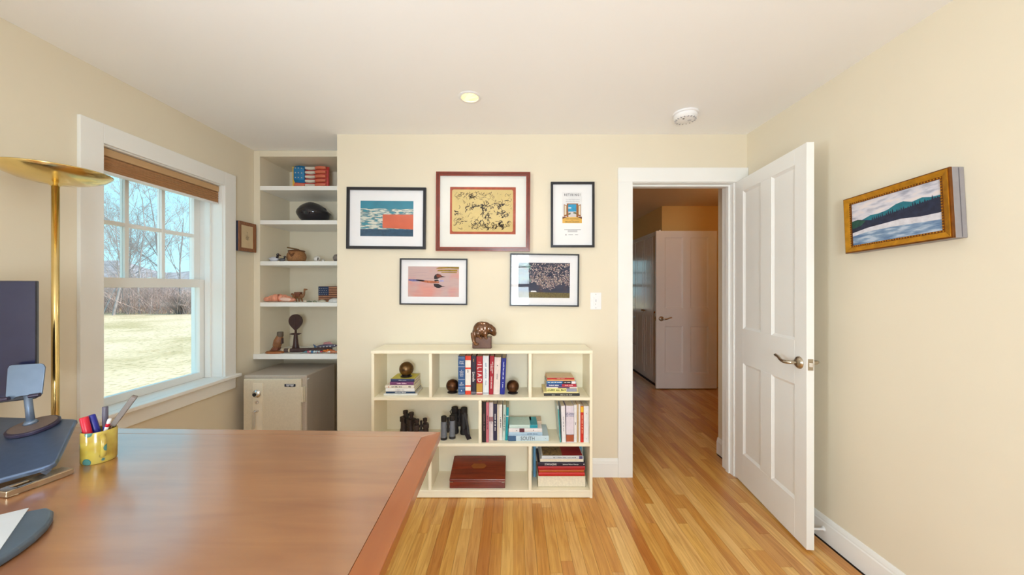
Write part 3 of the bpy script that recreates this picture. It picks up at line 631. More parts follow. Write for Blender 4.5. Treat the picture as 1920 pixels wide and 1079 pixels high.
for (xc, yc, nn, sp, wd) in ((470, 470, 14, 0.03, 0.0022), (640, 460, 20, 0.032, 0.003), (660, 580, 16, 0.035, 0.0022), (830, 440, 18, 0.03, 0.0022), (860, 560, 20, 0.034, 0.0026), (350, 350, 18, 0.035, 0.0016), (600, 320, 18, 0.04, 0.0013), (740, 340, 12, 0.04, 0.0010), (320, 650, 16, 0.03, 0.0016), (520, 670, 20, 0.034, 0.0018), (690, 690, 22, 0.045, 0.0020), (830, 700, 18, 0.03, 0.0024), (930, 690, 10, 0.02, 0.0016), (430, 590, 8, 0.03, 0.0010), (300, 540, 6, 0.02, 0.0024), (930, 440, 8, 0.03, 0.001), (470, 350, 14, 0.02, 0.0018), (960, 340, 6, 0.02, 0.001), (400, 720, 10, 0.06, 0.001), (620, 740, 10, 0.06, 0.001)):
    cx_, cz_ = P2(xc, yc)
    for k in range(int(nn * 1.5)):
        s = curl(cx_ + rg.gauss(0, sp * 0.75), cz_ + rg.gauss(0, sp * 0.42), rg.randint(4, 11), rg.uniform(0.0022, 0.006), rg.uniform(-0.8, 0.9) + (math.pi if rg.random() < 0.3 else 0), rg.uniform(-0.42, 0.42), 0.25, wd * rg.uniform(0.6, 1.7))
        if inside(s): S.append(s)
o = stroke_mesh(S, ya - 0.0008).build('ink_strokes', mat('ink_brown', (52, 38, 30), 0.8), t); o['kind'] = 'stuff'
# picture 3: book poster
t, (x0, x1, z0, z1), ya = frame('framed_poster', 'narrow black framed poster with a small book cover and open doors', 1033, 1115, 341, 464, 2.522, 4.2, 0.02, M_fblack, (1038, 1110, 346, 459), M_matw, 0)
M_pw = mat('poster_white', (240, 240, 242), 0.8, var=0.01)
flat('poster_sheet', [(x0, z0), (x1, z0), (x1, z1), (x0, z1)], ya, M_pw, t)
uc, vc = 1074.0, 402.5; k = 2.522 / F
def q(xc, yc): return ((1025 + xc / 7.99 - uc) * k, (vc - (335 + yc / 7.99)) * k)      # crop pixels to local x, z
def qpoly(pts): return [q(*p_) for p_ in pts]
Ya = ya - 0.0003
def qrect(name, a, b, c, d, m, dy=0.0): flat(name, qpoly([(a, d), (b, d), (b, c), (a, c)]), Ya - dy, m, t)
m_wd = mat('print_door_wood', (150, 92, 40), 0.8); m_fl = mat('print_floor_gold', (222, 176, 84), 0.8, var=0.05)
qrect('printed_cover', 236, 536, 195, 665, mat('print_cover_white', (232, 232, 234), 0.8))  # off-white ground of the printed book cover
qrect('printed_floor', 240, 534, 570, 664, m_fl, 0.0003)
flat('printed_dark_floor', qpoly([(240, 600), (320, 570), (240, 566)]), Ya - 0.0006, mat('print_umber', (104, 58, 34), 0.8), t)
flat('printed_dark_floor', qpoly([(534, 600), (534, 566), (455, 570)]), Ya - 0.0006, mat('print_umber', (104, 58, 34)), t)
qrect('printed_doorway', 306, 478, 366, 572, m_wd, 0.0003)
qrect('printed_sea', 326, 450, 380, 490, mat('print_sea', (40, 150, 196), 0.8, var=0.12, scale=60), 0.0006)
qrect('printed_path', 330, 450, 490, 572, mat('print_path', (214, 206, 206), 0.8), 0.0006)
qrect('printed_cloud', 330, 372, 425, 442, M_pw, 0.0009)
flat('printed_bush', qpoly([(330, 540), (362, 530), (366, 505), (332, 512)]), Ya - 0.0009, mat('print_bush', (92, 108, 72), 0.8), t)
flat('printed_bush', qpoly([(400, 515), (450, 530), (448, 500), (410, 498)]), Ya - 0.0009, mat('print_bush', (92, 108, 72)), t)
for pts in ([(262, 566), (306, 556), (306, 396), (262, 378)], [(478, 556), (518, 566), (518, 378), (478, 396)]):
    flat('printed_open_door', qpoly(pts), Ya - 0.0006, m_wd, t)
for pts in ([(272, 540), (300, 532), (300, 406), (272, 392)], [(484, 532), (510, 540), (510, 392), (484, 406)]):
    flat('printed_glazing', qpoly(pts), Ya - 0.0009, mat('print_pane', (226, 214, 190), 0.8), t)
m_ink = mat('print_ink', (40, 40, 46), 0.8); m_gry = mat('print_grey_ink', (150, 150, 156), 0.8)
def qtext(s, xc, yc, h, m, **kw):
    x, z = q(xc, yc); return text_on('lettering', s, h / 7.99 * k * 1.45, m, t, (x, Ya - 0.0013, z), FRONT, **kw)
qtext('RETIRING?', 390, 238, 34, m_ink, spacing=1.55, xs=0.72, bold=0.0004)
qtext('Your Next Chapter Is about', 395, 308, 13, m_gry, xs=0.95)
qtext('Much More Than Money', 395, 338, 15, m_gry, xs=0.95)
qtext('TED KAUFMAN', 388, 600, 17, m_ink, spacing=1.3)
qtext('AND', 388, 622, 9, m_ink)
qtext('BRUCE HILAND', 388, 645, 17, m_ink, spacing=1.25)
for yy, s in ((762, 'Published by'), (778, 'a guide for the years ahead'), (794, 'in bookshops now')): qrect('fine_print', 268 if yy == 762 else 320, 518 if yy == 762 else 465, yy - 4, yy + 3, m_gry, 0.0003)
qrect('fine_print', 285, 302, 830, 848, m_gry, 0.0003); qrect('fine_print', 330, 400, 836, 843, m_gry, 0.0003); qrect('fine_print', 430, 475, 836, 843, m_gry, 0.0003)
# picture 4: water bird on rosy water
t, (x0, x1, z0, z1), ya = frame('framed_photograph', 'small black framed photograph of a water bird on rosy water', 749, 876, 485, 572, 2.524, 2.4, 0.02, M_fblack, (764, 860, 500, 557), M_matw, 0.4)
def b4(n, l, b):
    co = n.new('ShaderNodeTexCoord'); mp = n.new('ShaderNodeMapping'); mp.inputs['Scale'].default_value = (3.5, 1, 40); l.new(co.outputs['Object'], mp.inputs[0])
    no = n.new('ShaderNodeTexNoise'); no.inputs['Scale'].default_value = 1.6; no.inputs['Detail'].default_value = 4; l.new(mp.outputs[0], no.inputs['Vector'])
    n2 = n.new('ShaderNodeTexNoise'); n2.inputs['Scale'].default_value = 7; l.new(co.outputs['Object'], n2.inputs['Vector'])
    r = ramp(n, [(0.3, (170, 138, 150)), (0.5, (200, 168, 164)), (0.7, (188, 150, 160))]); l.new(no.outputs['Fac'], r.inputs[0])
    r2 = ramp(n, [(0.48, (192, 168, 166)), (0.68, (226, 126, 100))]); l.new(n2.outputs['Fac'], r2.inputs[0])
    mx = n.new('ShaderNodeMix'); mx.data_type = 'RGBA'; mx.inputs['Factor'].default_value = 0.5; l.new(r.outputs[0], mx.inputs['A']); l.new(r2.outputs[0], mx.inputs['B']); l.new(mx.outputs['Result'], b.inputs['Base Color'])
flat('print', [(x0, z0), (x1, z0), (x1, z1), (x0, z1)], ya, art_mat('print_rosy_water', b4), t)
uc, vc, k = 812.5, 528.5, 2.524 / F
def q4(xc, yc): return ((740 + xc / 10.276 - uc) * k, (vc - (475 + yc / 10.276)) * k)
def f4(name, pts, m, dy=0.0003): flat(name, [q4(*p_) for p_ in pts], ya - dy, m, t)
m_ol = mat('print_olive', (150, 122, 40), 0.8, var=0.3, scale=50); m_bl = mat('print_black', (30, 20, 30), 0.8); m_ru = mat('print_rust_head', (128, 54, 34), 0.8, var=0.3, scale=60)
f4('printed_reflection', [(780, 300), (1040, 290), (1235, 300), (1235, 262), (1000, 258), (840, 270)], m_ol)
f4('printed_reflection', [(800, 345), (1200, 350), (1200, 312), (840, 318)], m_ol)
f4('printed_reflection', [(880, 375), (1190, 380), (1190, 364), (900, 362)], m_ol)
f4('printed_ripple', [(255, 530), (330, 548), (560, 545), (560, 520), (380, 505), (255, 505)], mat('print_blue_grey', (110, 108, 160), 0.8, var=0.3, scale=80))
f4('printed_back', [(380, 515), (480, 512), (560, 525), (740, 535), (850, 548), (840, 575), (700, 582), (600, 570), (480, 545)], mat('print_copper', (176, 98, 66), 0.8, var=0.35, scale=90))
f4('printed_head', [(752, 500), (748, 455), (770, 415), (820, 396), (870, 408), (905, 440), (985, 455), (905, 462), (860, 472), (835, 485), (800, 500)], m_bl, 0.0006)
f4('printed_crown', [(790, 425), (820, 402), (865, 412), (900, 442), (870, 460), (820, 470), (800, 450)], m_ru, 0.0009)
f4('printed_throat', [(755, 505), (850, 500), (860, 525), (760, 532)], mat('print_pale', (220, 205, 205), 0.8), 0.0006)
f4('printed_breast', [(755, 515), (830, 508), (845, 532), (760, 545)], m_bl, 0.0009)
f4('printed_breast_spot', [(850, 520), (930, 515), (940, 545), (860, 550)], mat('print_lilac', (168, 162, 214), 0.8, var=0.2, scale=90), 0.0009)
f4('printed_mirror_head', [(742, 590), (830, 590), (905, 632), (975, 642), (905, 650), (850, 672), (800, 668), (752, 640)], m_bl, 0.0006)
# picture 5: blossom over a dark pond
t, (x0, x1, z0, z1), ya = frame('framed_photograph', 'black framed photograph of pale blossoms over a dark bench scene', 956, 1086, 476, 575, 2.522, 2.6, 0.02, M_fblack, (972, 1069, 493, 559), M_matw, 0.6)
def b5(n, l, b):
    co = n.new('ShaderNodeTexCoord'); no = n.new('ShaderNodeTexNoise'); no.inputs['Scale'].default_value = 22; l.new(co.outputs['Object'], no.inputs['Vector'])
    r = ramp(n, [(0.3, (30, 36, 62)), (0.6, (48, 52, 76)), (0.75, (62, 52, 66))]); l.new(no.outputs['Fac'], r.inputs[0]); l.new(r.outputs[0], b.inputs['Base Color'])
flat('print', [(x0, z0), (x1, z0), (x1, z1), (x0, z1)], ya, art_mat('print_dusk', b5), t)
hh, ww = z1 - z0, x1 - x0
flat('printed_grass', [(x0, z0), (x1, z0), (x1, z0 + hh * 0.14), (x0 + ww * 0.3, z0 + hh * 0.16), (x0, z0 + hh * 0.18)], ya - 0.0003, mat('print_moss', (108, 96, 60), 0.8, var=0.5, scale=120), t)
flat('printed_bench', [(x0 + ww * 0.24, z0 + hh * 0.165), (x0 + ww * 0.36, z0 + hh * 0.165), (x0 + ww * 0.34, z0 + hh * 0.20), (x0 + ww * 0.25, z0 + hh * 0.20)], ya - 0.0006, M_pw, t)
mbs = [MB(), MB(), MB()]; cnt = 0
while cnt < 900:
    fx, fz = rg.random(), rg.random()
    lo = 0.40 + 0.10 * math.sin(fx * 9) - (0.10 if fx > 0.6 else 0) + rg.gauss(0, 0.03)
    dens = 1.0 if fz < 0.62 else 0.45
    if fz < lo or rg.random() > dens: continue
    s = rg.uniform(0.0022, 0.0050); cx_ = x0 + s + fx * (ww - 2 * s); cz_ = z0 + fz * (hh - s)
    a0 = rg.random() * 6
    mb = mbs[2 if fx < 0.23 and rg.random() < 0.8 else rg.randint(0, 1)]  # teal blossoms in the left strip paint in the window reflected by the glass
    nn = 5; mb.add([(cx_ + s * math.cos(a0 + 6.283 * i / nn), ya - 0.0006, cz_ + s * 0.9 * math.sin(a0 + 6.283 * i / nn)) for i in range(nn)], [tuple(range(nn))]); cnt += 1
for mb, nm, c in zip(mbs, ('blush', 'rose', 'mint'), ((214, 196, 186), (176, 150, 150), (150, 196, 186))):  # the third tone is the painted glass reflection
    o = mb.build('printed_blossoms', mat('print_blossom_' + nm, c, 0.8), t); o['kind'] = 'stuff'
# picture 6: lake painting in a gilt frame on the right wall
t = thing('gilt_painting', 'gold framed lake and mountain painting tilted on the right wall', 'painting', (1.612, 1.525, 1.6525), Euler((R(-1.9), 0, R(90))).to_matrix().to_euler())
t.rotation_mode = 'XYZ'; t.rotation_euler = (0, 0, R(-90))
t.rotation_euler = (Matrix.Rotation(R(-2.7), 3, 'X') @ Matrix.Rotation(R(-90), 3, 'Z')).to_euler()
# local: x along the wall (towards the viewer is +x), -y faces the room, z up
GW, GH, gf = 0.2125, 0.132, 0.034
M_gold = mat('gilt', (196, 138, 36), 0.38, 0.75, var=0.18, scale=40, bump=0.1)
M_gold_d = mat('gilt_dark', (120, 70, 20), 0.45, 0.6, var=0.2, scale=40)
M_gpaint = mat('grey_box_side', (150, 146, 150), 0.6, var=0.06, scale=30)
MB().box(-GW, GW, 0.006, 0.052, -GH, GH).build('box_side', M_gpaint, t, 0.002)
MB().box(GW - 0.0002, GW + 0.0012, 0.0305, 0.0325, -GH + 0.003, GH - 0.003).build('side_groove', mat('groove', (104, 100, 106), 0.8), t)
def ring(x, z, x2, z2, ya, yb, y2a=None):
    mb = MB()
    for (a, b, c, d) in (((-x, -z), (x, -z), (x2, -z2), (-x2, -z2)), ((x, -z), (x, z), (x2, z2), (x2, -z2)), ((x, z), (-x, z), (-x2, z2), (x2, z2)), ((-x, z), (-x, -z), (-x2, -z2), (-x2, z2))):
        ys = (ya, ya, y2a if y2a is not None else ya, y2a if y2a is not None else ya)
        vs = [(p[0], y_, p[1]) for p, y_ in zip((a, b, c, d), ys)] + [(p[0], yb, p[1]) for p in (a, b, c, d)]
        mb.add(vs, [(0, 1, 2, 3), (7, 6, 5, 4), (0, 4, 5, 1), (1, 5, 6, 2), (2, 6, 7, 3), (3, 7, 4, 0)])
    return mb
ring(GW, GH, GW - 0.006, GH - 0.006, -0.002, 0.008).build('outer_bead', M_gold_d, t, 0.001)
ring(GW - 0.005, GH - 0.005, GW - 0.026, GH - 0.026, -0.006, 0.008, 0.0005).build('frame_moulding', M_gold, t, 0.001)
ring(GW - 0.026, GH - 0.026, GW - gf, GH - gf, 0.001, 0.008).build('inner_bead', M_gold_d, t)
dn = MB().box(-0.0016, 0.0016, -0.0028, 0.001, -0.0025, 0.0025).build('dentil', M_gold, t); dm = dn.data; bpy.data.objects.remove(dn)
n_ = 36
for i in range(n_):
    x = -GW + 0.030 + (2 * GW - 0.060) * i / (n_ - 1)
    for z in (-GH + 0.030, GH - 0.030):
        o = bpy.data.objects.new('dentil', dm); COL.objects.link(o); o.parent = t; o.location = (x, 0.001, z)
n_ = 20
for i in range(1, n_ - 1):
    z = -GH + 0.030 + (2 * GH - 0.060) * i / (n_ - 1)
    for x in (-GW + 0.030, GW - 0.030):
        o = bpy.data.objects.new('dentil', dm); COL.objects.link(o); o.parent = t; o.location = (x, 0.001, z); o.rotation_euler = (0, R(90), 0)
px0, px1, pz0, pz1 = -GW + gf, GW - gf, -GH + gf, GH - gf
pw_, ph_ = px1 - px0, pz1 - pz0
def p6(a, b): return (px0 + pw_ * a, pz0 + ph_ * b)
def b6(n, l, b):
    co = n.new('ShaderNodeTexCoord'); mp = n.new('ShaderNodeMapping'); mp.inputs['Scale'].default_value = (10, 1, 40); l.new(co.outputs['Object'], mp.inputs[0])
    no = n.new('ShaderNodeTexNoise'); no.inputs['Scale'].default_value = 1.3; no.inputs['Detail'].default_value = 6; l.new(mp.outputs[0], no.inputs['Vector'])
    r = ramp(n, [(0.35, (158, 160, 178)), (0.5, (206, 204, 214)), (0.62, (222, 212, 212))]); l.new(no.outputs['Fac'], r.inputs[0]); l.new(r.outputs[0], b.inputs['Base Color'])
def b6w(n, l, b):
    co = n.new('ShaderNodeTexCoord'); mp = n.new('ShaderNodeMapping'); mp.inputs['Scale'].default_value = (12, 1, 60); l.new(co.outputs['Object'], mp.inputs[0])
    no = n.new('ShaderNodeTexNoise'); no.inputs['Scale'].default_value = 1.3; no.inputs['Detail'].default_value = 6; l.new(mp.outputs[0], no.inputs['Vector'])
    r = ramp(n, [(0.35, (88, 116, 152)), (0.5, (128, 152, 180)), (0.62, (178, 190, 206))]); l.new(no.outputs['Fac'], r.inputs[0]); l.new(r.outputs[0], b.inputs['Base Color'])
def f6(name, pts, m, dy): MB().prism([p6(*p_) for p_ in pts], 0.0058 - dy, 0.006 - dy, 'y').build(name, m, t)
f6('painted_sky', [(0, 0), (1, 0), (1, 1), (0, 1)], art_mat('paint_sky', b6), 0)
f6('painted_water', [(0, 0), (1, 0), (1, 0.36), (0, 0.36)], art_mat('paint_water', b6w), 0.0003)
f6('painted_shine', [(0, 0.22), (0.2, 0.27), (0.5, 0.27), (1, 0.22), (1, 0.36), (0.5, 0.42), (0.2, 0.40), (0, 0.36)], mat('paint_pale_water', (206, 204, 212), 0.7, var=0.12, scale=60), 0.0006)
f6('painted_far_hill', [(0.1, 0.55), (0.25, 0.64), (0.34, 0.63), (0.45, 0.66), (0.55, 0.74), (0.63, 0.76), (0.72, 0.70), (0.82, 0.74), (0.9, 0.70), (1, 0.70), (1, 0.4), (0.1, 0.4)][::-1], mat('paint_teal_hill', (30, 112, 128), 0.7, var=0.15, scale=40), 0.0009)
tr_ = [(0.0, 0.30), (0.0, 0.58), (0.08, 0.60), (0.16, 0.56), (0.25, 0.52)]
rr = random.Random(5)
x = 0.26
while x < 0.98:
    base = 0.52 + 0.14 * (x - 0.26) / 0.7
    tr_ += [(x, base), (x + 0.010, base + rr.uniform(0.01, 0.10)), (x + 0.020, base)]; x += 0.024
tr_ += [(1.0, 0.68), (1.0, 0.36), (0.8, 0.36), (0.6, 0.40), (0.4, 0.38), (0.2, 0.36)]
f6('painted_forest', tr_[::-1], mat('paint_dark_forest', (32, 38, 62), 0.7, var=0.3, scale=60), 0.0012)
f6('painted_green_bank', [(0.0, 0.40), (0.0, 0.575), (0.08, 0.59), (0.18, 0.53), (0.12, 0.44)][::-1], mat('paint_green', (30, 74, 62), 0.7, var=0.3, scale=60), 0.0015)
# small boxed picture on the left wall beside the window
t = thing('boxed_picture', 'tiny wooden framed ink sketch on the left wall beside the window', 'picture', (-2.030, 2.732, 1.731), (0, 0, R(90)))
M_oak = wood('frame_oak', (118, 70, 42), (160, 104, 66), 'Z', 12, 0.45, 0.2)
bw2, bh2 = 0.086, 0.111
MB().box(-bw2, bw2, 0.005, 0.033, -bh2, bh2).build('box_side', mat('dark_slate', (54, 56, 74), 0.6), t)
ring(bw2, bh2, bw2 - 0.026, bh2 - 0.026, -0.004, 0.006, 0.001).build('frame_moulding', M_oak, t, 0.001)
MB().box(-bw2 + 0.026, bw2 - 0.026, 0.003, 0.005, -bh2 + 0.026, bh2 - 0.026).build('parchment', mat('parchment', (206, 184, 148), 0.8, var=0.05), t)
rg = random.Random(4); S = []
for k in range(46):
    a = rg.uniform(0, 6.28); r_ = rg.uniform(0, 0.022)
    S.append(curl(r_ * math.cos(a) * 0.8, -0.004 + r_ * math.sin(a), rg.randint(4, 8), 0.0022, rg.uniform(0, 6), rg.uniform(-0.6, 0.6), 0.3, 0.0006))
for k in range(8): S.append(curl(rg.gauss(0, 0.002), 0.022 + k * 0.0025, 4, 0.002, rg.uniform(0, 6), 0.4, 0.3, 0.0007))
o = stroke_mesh(S, 0.0026).build('ink_strokes', mat('ink_black', (46, 44, 50), 0.8), t); o['kind'] = 'stuff'
# ------------------------------------------------------------------ books
BOOKN = {}
def bmat(rgb, rough=0.5): return mat('book_%d_%d_%d' % rgb, rgb, rough, var=0.05, scale=60)
def book(label, loc, rot, t, h, d, rgb, title=None, tcol=(240, 240, 240), tsize=None, group=None, hard=False, bands=(), texts=(), pages_front=False, cat='book', xs=0.85):
    """upright book: thickness t along x, height h along z, spine at y=0 facing -y, depth d"""
    b = thing('book', label, cat, loc, rot, group)
    m = bmat(rgb); k = 0.0022 if hard else 0.0012; ov = 0.003 if hard else 0.0006
    sp = []                                                   # gently rounded spine outline in x-y, with the two boards
    if not pages_front:
        n = 6
        outer = [(t * i / n, -0.0022 * math.sin(math.pi * i / n) * (1.3 if hard else 0.8)) for i in range(n + 1)]
        poly = outer + [(t, d), (t - k, d), (t - k, k * 1.3), (k, k * 1.3), (k, d), (0, d)]
        cv = MB()
        nn = len(poly); vs = [(p_[0], p_[1], 0) for p_ in poly] + [(p_[0], p_[1], h) for p_ in poly]
        fs = [(i, (i + 1) % nn, nn + (i + 1) % nn, nn + i) for i in range(nn)]
        cap = [(0, 1, n + 4, n + 5), (n - 1, n, n + 3, n + 4)]
        for base, rev in ((0, True), (nn, False)):
            # spine strip cap and the two board caps
            s_ = [base + i for i in range(n + 1)] + [base + n + 3, base + n + 4]
            fs.append(tuple(reversed(s_)) if rev else tuple(s_))
            q1 = (base + n, base + n + 1, base + n + 2, base + n + 3); q2 = (base + 0, base + n + 4, base + n + 5, base + n + 6)
            fs.append(tuple(reversed(q1)) if rev else q1); fs.append(tuple(reversed(q2)) if rev else q2)
        cv.add(vs, fs); cover = cv.build('cover', m, b)
        MB().box(k, t - k, k * 1.3, d - ov, ov, h - ov).build('page_block', M_paper, b)
    else:
        cover = MB().box(0, k, 0, d, 0, h).box(t - k, t, 0, d, 0, h).box(k, t - k, d - k, d, 0, h).build('cover', m, b)
        MB().box(k, t - k, ov, d - k, ov, h - ov).build('page_block', M_paper, b)
    for (z0_, z1_, c_) in bands:
        MB().box(0.0004, t - 0.0004, -0.0034 if hard else -0.0026, 0.001, h * z0_, h * z1_).build('spine_band', bmat(c_), cover)
    yt = -0.0040 if hard else -0.0032
    if title:
        s_ = tsize or min(t * 0.72, 0.02)
        text_on('spine_lettering', title, s_, bmat(tcol), b, (t / 2, yt, h * 0.5), DOWN, xs=xs)
    for (s_, size, zf, c_, vert) in texts:
        text_on('spine_lettering', s_, size, bmat(c_), b, (t / 2, yt, h * zf), DOWN if vert else FRONT, xs=xs)
    return b
FLAT = (0, R(-90), 0)
def upright(items, Yf, zf, group):
    """items: label, u0, u1 (at the base), v_top, rgb, depth, kw ; tilt in kw"""
    for lab, u0, u1, vt, rgb, d, kw in items:
        kw = dict(kw); tilt = kw.pop('tilt', 0.0); dy = kw.pop('dy', 0.0)
        Y = Yf + dy
        x0 = (u0 - CX) * Y / F; x1 = (u1 - CX) * Y / F; h = CAMZ + (CY - vt) * Y / F - zf
        book(lab, (x0, Y, zf + 0.0005 + (math.sin(R(tilt)) * (x1 - x0) if tilt > 0 else 0)), (0, R(tilt), 0), (x1 - x0) * 0.985, h, d, rgb, group=group, **kw)
def stack(items, Yf, zf, group):
    """flat stack, bottom up: label, u0, u1, thickness, rgb, depth, kw"""
    z = zf
    for lab, u0, u1, t, rgb, d, kw in items:
        kw = dict(kw); dy = kw.pop('dy', 0.0); yaw = kw.pop('yaw', 0.0)
        Y = Yf + dy
        xa = (u0 - CX) * Y / F; xb = (u1 - CX) * Y / F
        r = (Matrix.Rotation(R(yaw), 3, 'Z') @ Matrix.Rotation(R(-90), 3, 'Y')).to_euler()
        book(lab, (xb, Y, z + 0.0003), r, t, xb - xa, d, rgb, group=group, **kw)
        z += t + 0.0006
    return z
ZR1, ZR2, ZR3 = S1[1], S2[1], S3[1]
WH = (245, 245, 245)
def X3(x): return 840 + x / 10.787
def V3(y): return 650 + y / 10.787
upright([
    ('thick blue hardback history book, first of the row between the bronze globes', X3(206), X3(346), V3(200), (44, 84, 136), 0.165, dict(hard=True, bands=((0.955, 0.962, (200, 210, 225)), (0.725, 0.732, (200, 210, 225)), (0.39, 0.397, (200, 210, 225)), (0.17, 0.177, (200, 210, 225)), (0.035, 0.042, (200, 210, 225))),
        texts=(('These\nTruths', 0.0135, 0.835, WH, False), ('A\nHistory\nof the\nUnited\nStates', 0.0105, 0.56, WH, False), ('Jill\nLepore', 0.0135, 0.28, WH, False), ('X', 0.012, 0.10, WH, False)))),
    ('orange-red hardback with white spine panels, second of the globe row', X3(351), X3(464), V3(192), (222, 60, 28), 0.16, dict(hard=True, bands=((0.70, 0.885, (236, 230, 220)), (0.24, 0.655, (236, 230, 220)), (0.10, 0.20, (236, 230, 220))), texts=(('MAO', 0.012, 0.60, (20, 20, 20), True),))),
    ('black and purple hardback with white script, third of the globe row', X3(470), X3(569), V3(188), (38, 32, 52), 0.16, dict(hard=True, bands=((0.02, 0.07, (120, 112, 120)),), texts=(('Lincoln', 0.026, 0.46, WH, True), ('TEAM', 0.009, 0.88, (200, 160, 90), True)))),
    ('crimson hardback titled ILIAD with a gilt scene, fourth of the globe row', X3(576), X3(699), V3(200), (176, 30, 40), 0.17, dict(hard=True, bands=((0.03, 0.06, (240, 214, 200)), (0.07, 0.29, (190, 142, 52))), texts=(('THE', 0.010, 0.84, (235, 190, 170), False), ('I L I A D', 0.040, 0.56, WH, True)))),
    ('white hardback with faint blue title, fifth of the globe row', X3(706), X3(826), V3(190), (226, 230, 236), 0.16, dict(hard=True, bands=((0.03, 0.045, (120, 120, 124)),), texts=(('THE ODYSSEY', 0.018, 0.62, (150, 170, 190), True), ('HOMER', 0.012, 0.3, (150, 170, 190), True)))),
    ('dark red hardback HOW TO KNOW A PERSON by DAVID BROOKS', X3(828), X3(912), V3(195), (168, 22, 44), 0.15, dict(hard=True, tilt=1.6, texts=(('HOW TO KNOW\nA PERSON', 0.0115, 0.70, WH, True), ('DAVID BROOKS', 0.013, 0.31, WH, True)))),
    ('pale pink hardback with a small line drawing, near the right globe', X3(917), X3(1047), V3(222), (228, 212, 206), 0.15, dict(hard=True, tilt=2.0, texts=(('Essays', 0.012, 0.48, (120, 110, 110), True), ('A', 0.018, 0.78, (120, 110, 110), False)))),
    ('royal blue hardback leaning beside the right bronze globe', X3(1052), X3(1145), V3(242), (26, 36, 140), 0.16, dict(hard=True, tilt=2.6, texts=(('UNDER THE WIDE SKY', 0.012, 0.66, (200, 206, 230), True), ('a novel', 0.010, 0.26, (200, 206, 230), True)))),
], 2.345, ZR1, 'books between the bronze globes')
def X2(x): return 690 + x / 5.395
stack([
    ('white book at the bottom of the stack under the bronze globe', X2(162), X2(500), 0.012, (226, 226, 222), 0.15, dict(yaw=1)),
    ('dark blue book second from the bottom under the bronze globe', X2(182), X2(478), 0.012, (34, 62, 96), 0.15, dict(dy=0.002, tcol=WH, title='COLLECTED LETTERS', tsize=0.008)),
    ('thin white book in the middle of the stack under the globe', X2(178), X2(472), 0.020, (232, 230, 228), 0.15, dict(dy=0.001, title='a short walk', tcol=(120, 120, 130), tsize=0.009)),
    ('cream book with black and red lettering under the purple one', X2(175), X2(466), 0.018, (230, 222, 208), 0.15, dict(dy=0.004, texts=(('the long view', 0.010, 0.6, (60, 60, 60), True), ('NOW', 0.011, 0.15, (40, 40, 40), True), ('M', 0.014, 0.88, (180, 50, 40), True)))),
    ('purple book second from the top of the left stack', X2(222), X2(462), 0.020, (118, 60, 110), 0.145, dict(dy=0.012, title='RIVER STONES', tcol=(230, 200, 220), tsize=0.010)),
    ('navy spined book with a yellow cover under the bronze globe', X2(230), X2(470), 0.018, (50, 60, 100), 0.14, dict(dy=0.018, title='NIGHT TRAINS', tcol=(190, 196, 214), tsize=0.008)),
], 2.325, ZR1, 'books stacked in the top left compartment')
# yellow front cover of the topmost book
yt_ = [o for o in bpy.data.objects if o.get('label') == 'navy spined book with a yellow cover under the bronze globe'][0]
hbk = (X2(470) - X2(230)) * 2.343 / F
MB().box(0.0178, 0.0186, 0.0006, 0.1395, 0.0005, hbk - 0.0005).build('front_cover', bmat((212, 200, 70)), yt_)
def X6(x): return 1000 + x / 13.49
zt = stack([
    ('wide black book at the bottom of the right stack', X6(270), X6(1172), 0.014, (26, 22, 26), 0.20, dict(title='GUIDE        BIRDS OF THE NORTH', tcol=(200, 190, 170), tsize=0.008)),
    ('pale yellow paperback just above the wide black book', X6(262), X6(1145), 0.010, (230, 216, 160), 0.18, dict(dy=0.006)),
    ('yellow spined paperback with a grey photograph on the right stack', X6(335), X6(1118), 0.021, (236, 228, 140), 0.15, dict(dy=0.008, bands=((0.02, 0.36, (150, 150, 168)),), texts=(('Forget Sea Trav', 0.015, 0.68, (70, 70, 50), True),))),
    ('thin white and plum paperback in the right stack', X6(330), X6(1112), 0.008, (226, 216, 216), 0.15, dict(dy=0.010, bands=((0.25, 0.62, (90, 46, 90)),))),
    ('blue and crimson spined paperback in the right stack', X6(338), X6(1092), 0.019, (46, 62, 130), 0.14, dict(dy=0.012, bands=((0.01, 0.49, (176, 34, 58)),), texts=(('RISING WATER', 0.010, 0.76, WH, True), ('SMALL PORTS', 0.009, 0.26, (240, 200, 200), True)))),
    ('bright blue and black spined paperback in the right stack', X6(332), X6(1075), 0.016, (34, 116, 172), 0.14, dict(dy=0.014, bands=((0.01, 0.15, (236, 232, 236)), (0.15, 0.45, (28, 26, 32))), texts=(('the art of travel', 0.010, 0.72, WH, True), ('HOME AGAIN', 0.008, 0.30, WH, True)))),
    ('thin orange paperback near the top of the right stack', X6(345), X6(1050), 0.010, (224, 164, 110), 0.14, dict(dy=0.014)),
    ('red spined paperback on top of the right stack', X6(352), X6(1032), 0.011, (182, 40, 36), 0.13, dict(dy=0.016, title='SECOND EDITION', tcol=(235, 190, 170), tsize=0.007)),
], 2.315, ZR1, 'books stacked in the top right compartment')
tp = [o for o in bpy.data.objects if o.get('label') == 'red spined paperback on top of the right stack'][0]
hbk = (X6(1032) - X6(352)) * 2.331 / F
MB().box(0.0109, 0.0116, 0.0006, 0.1295, 0.0005, hbk - 0.0005).build('front_cover', bmat((214, 192, 160)), tp)
def X4(x): return 890 + x / 8.348
def V4(y): return 740 + y / 8.348
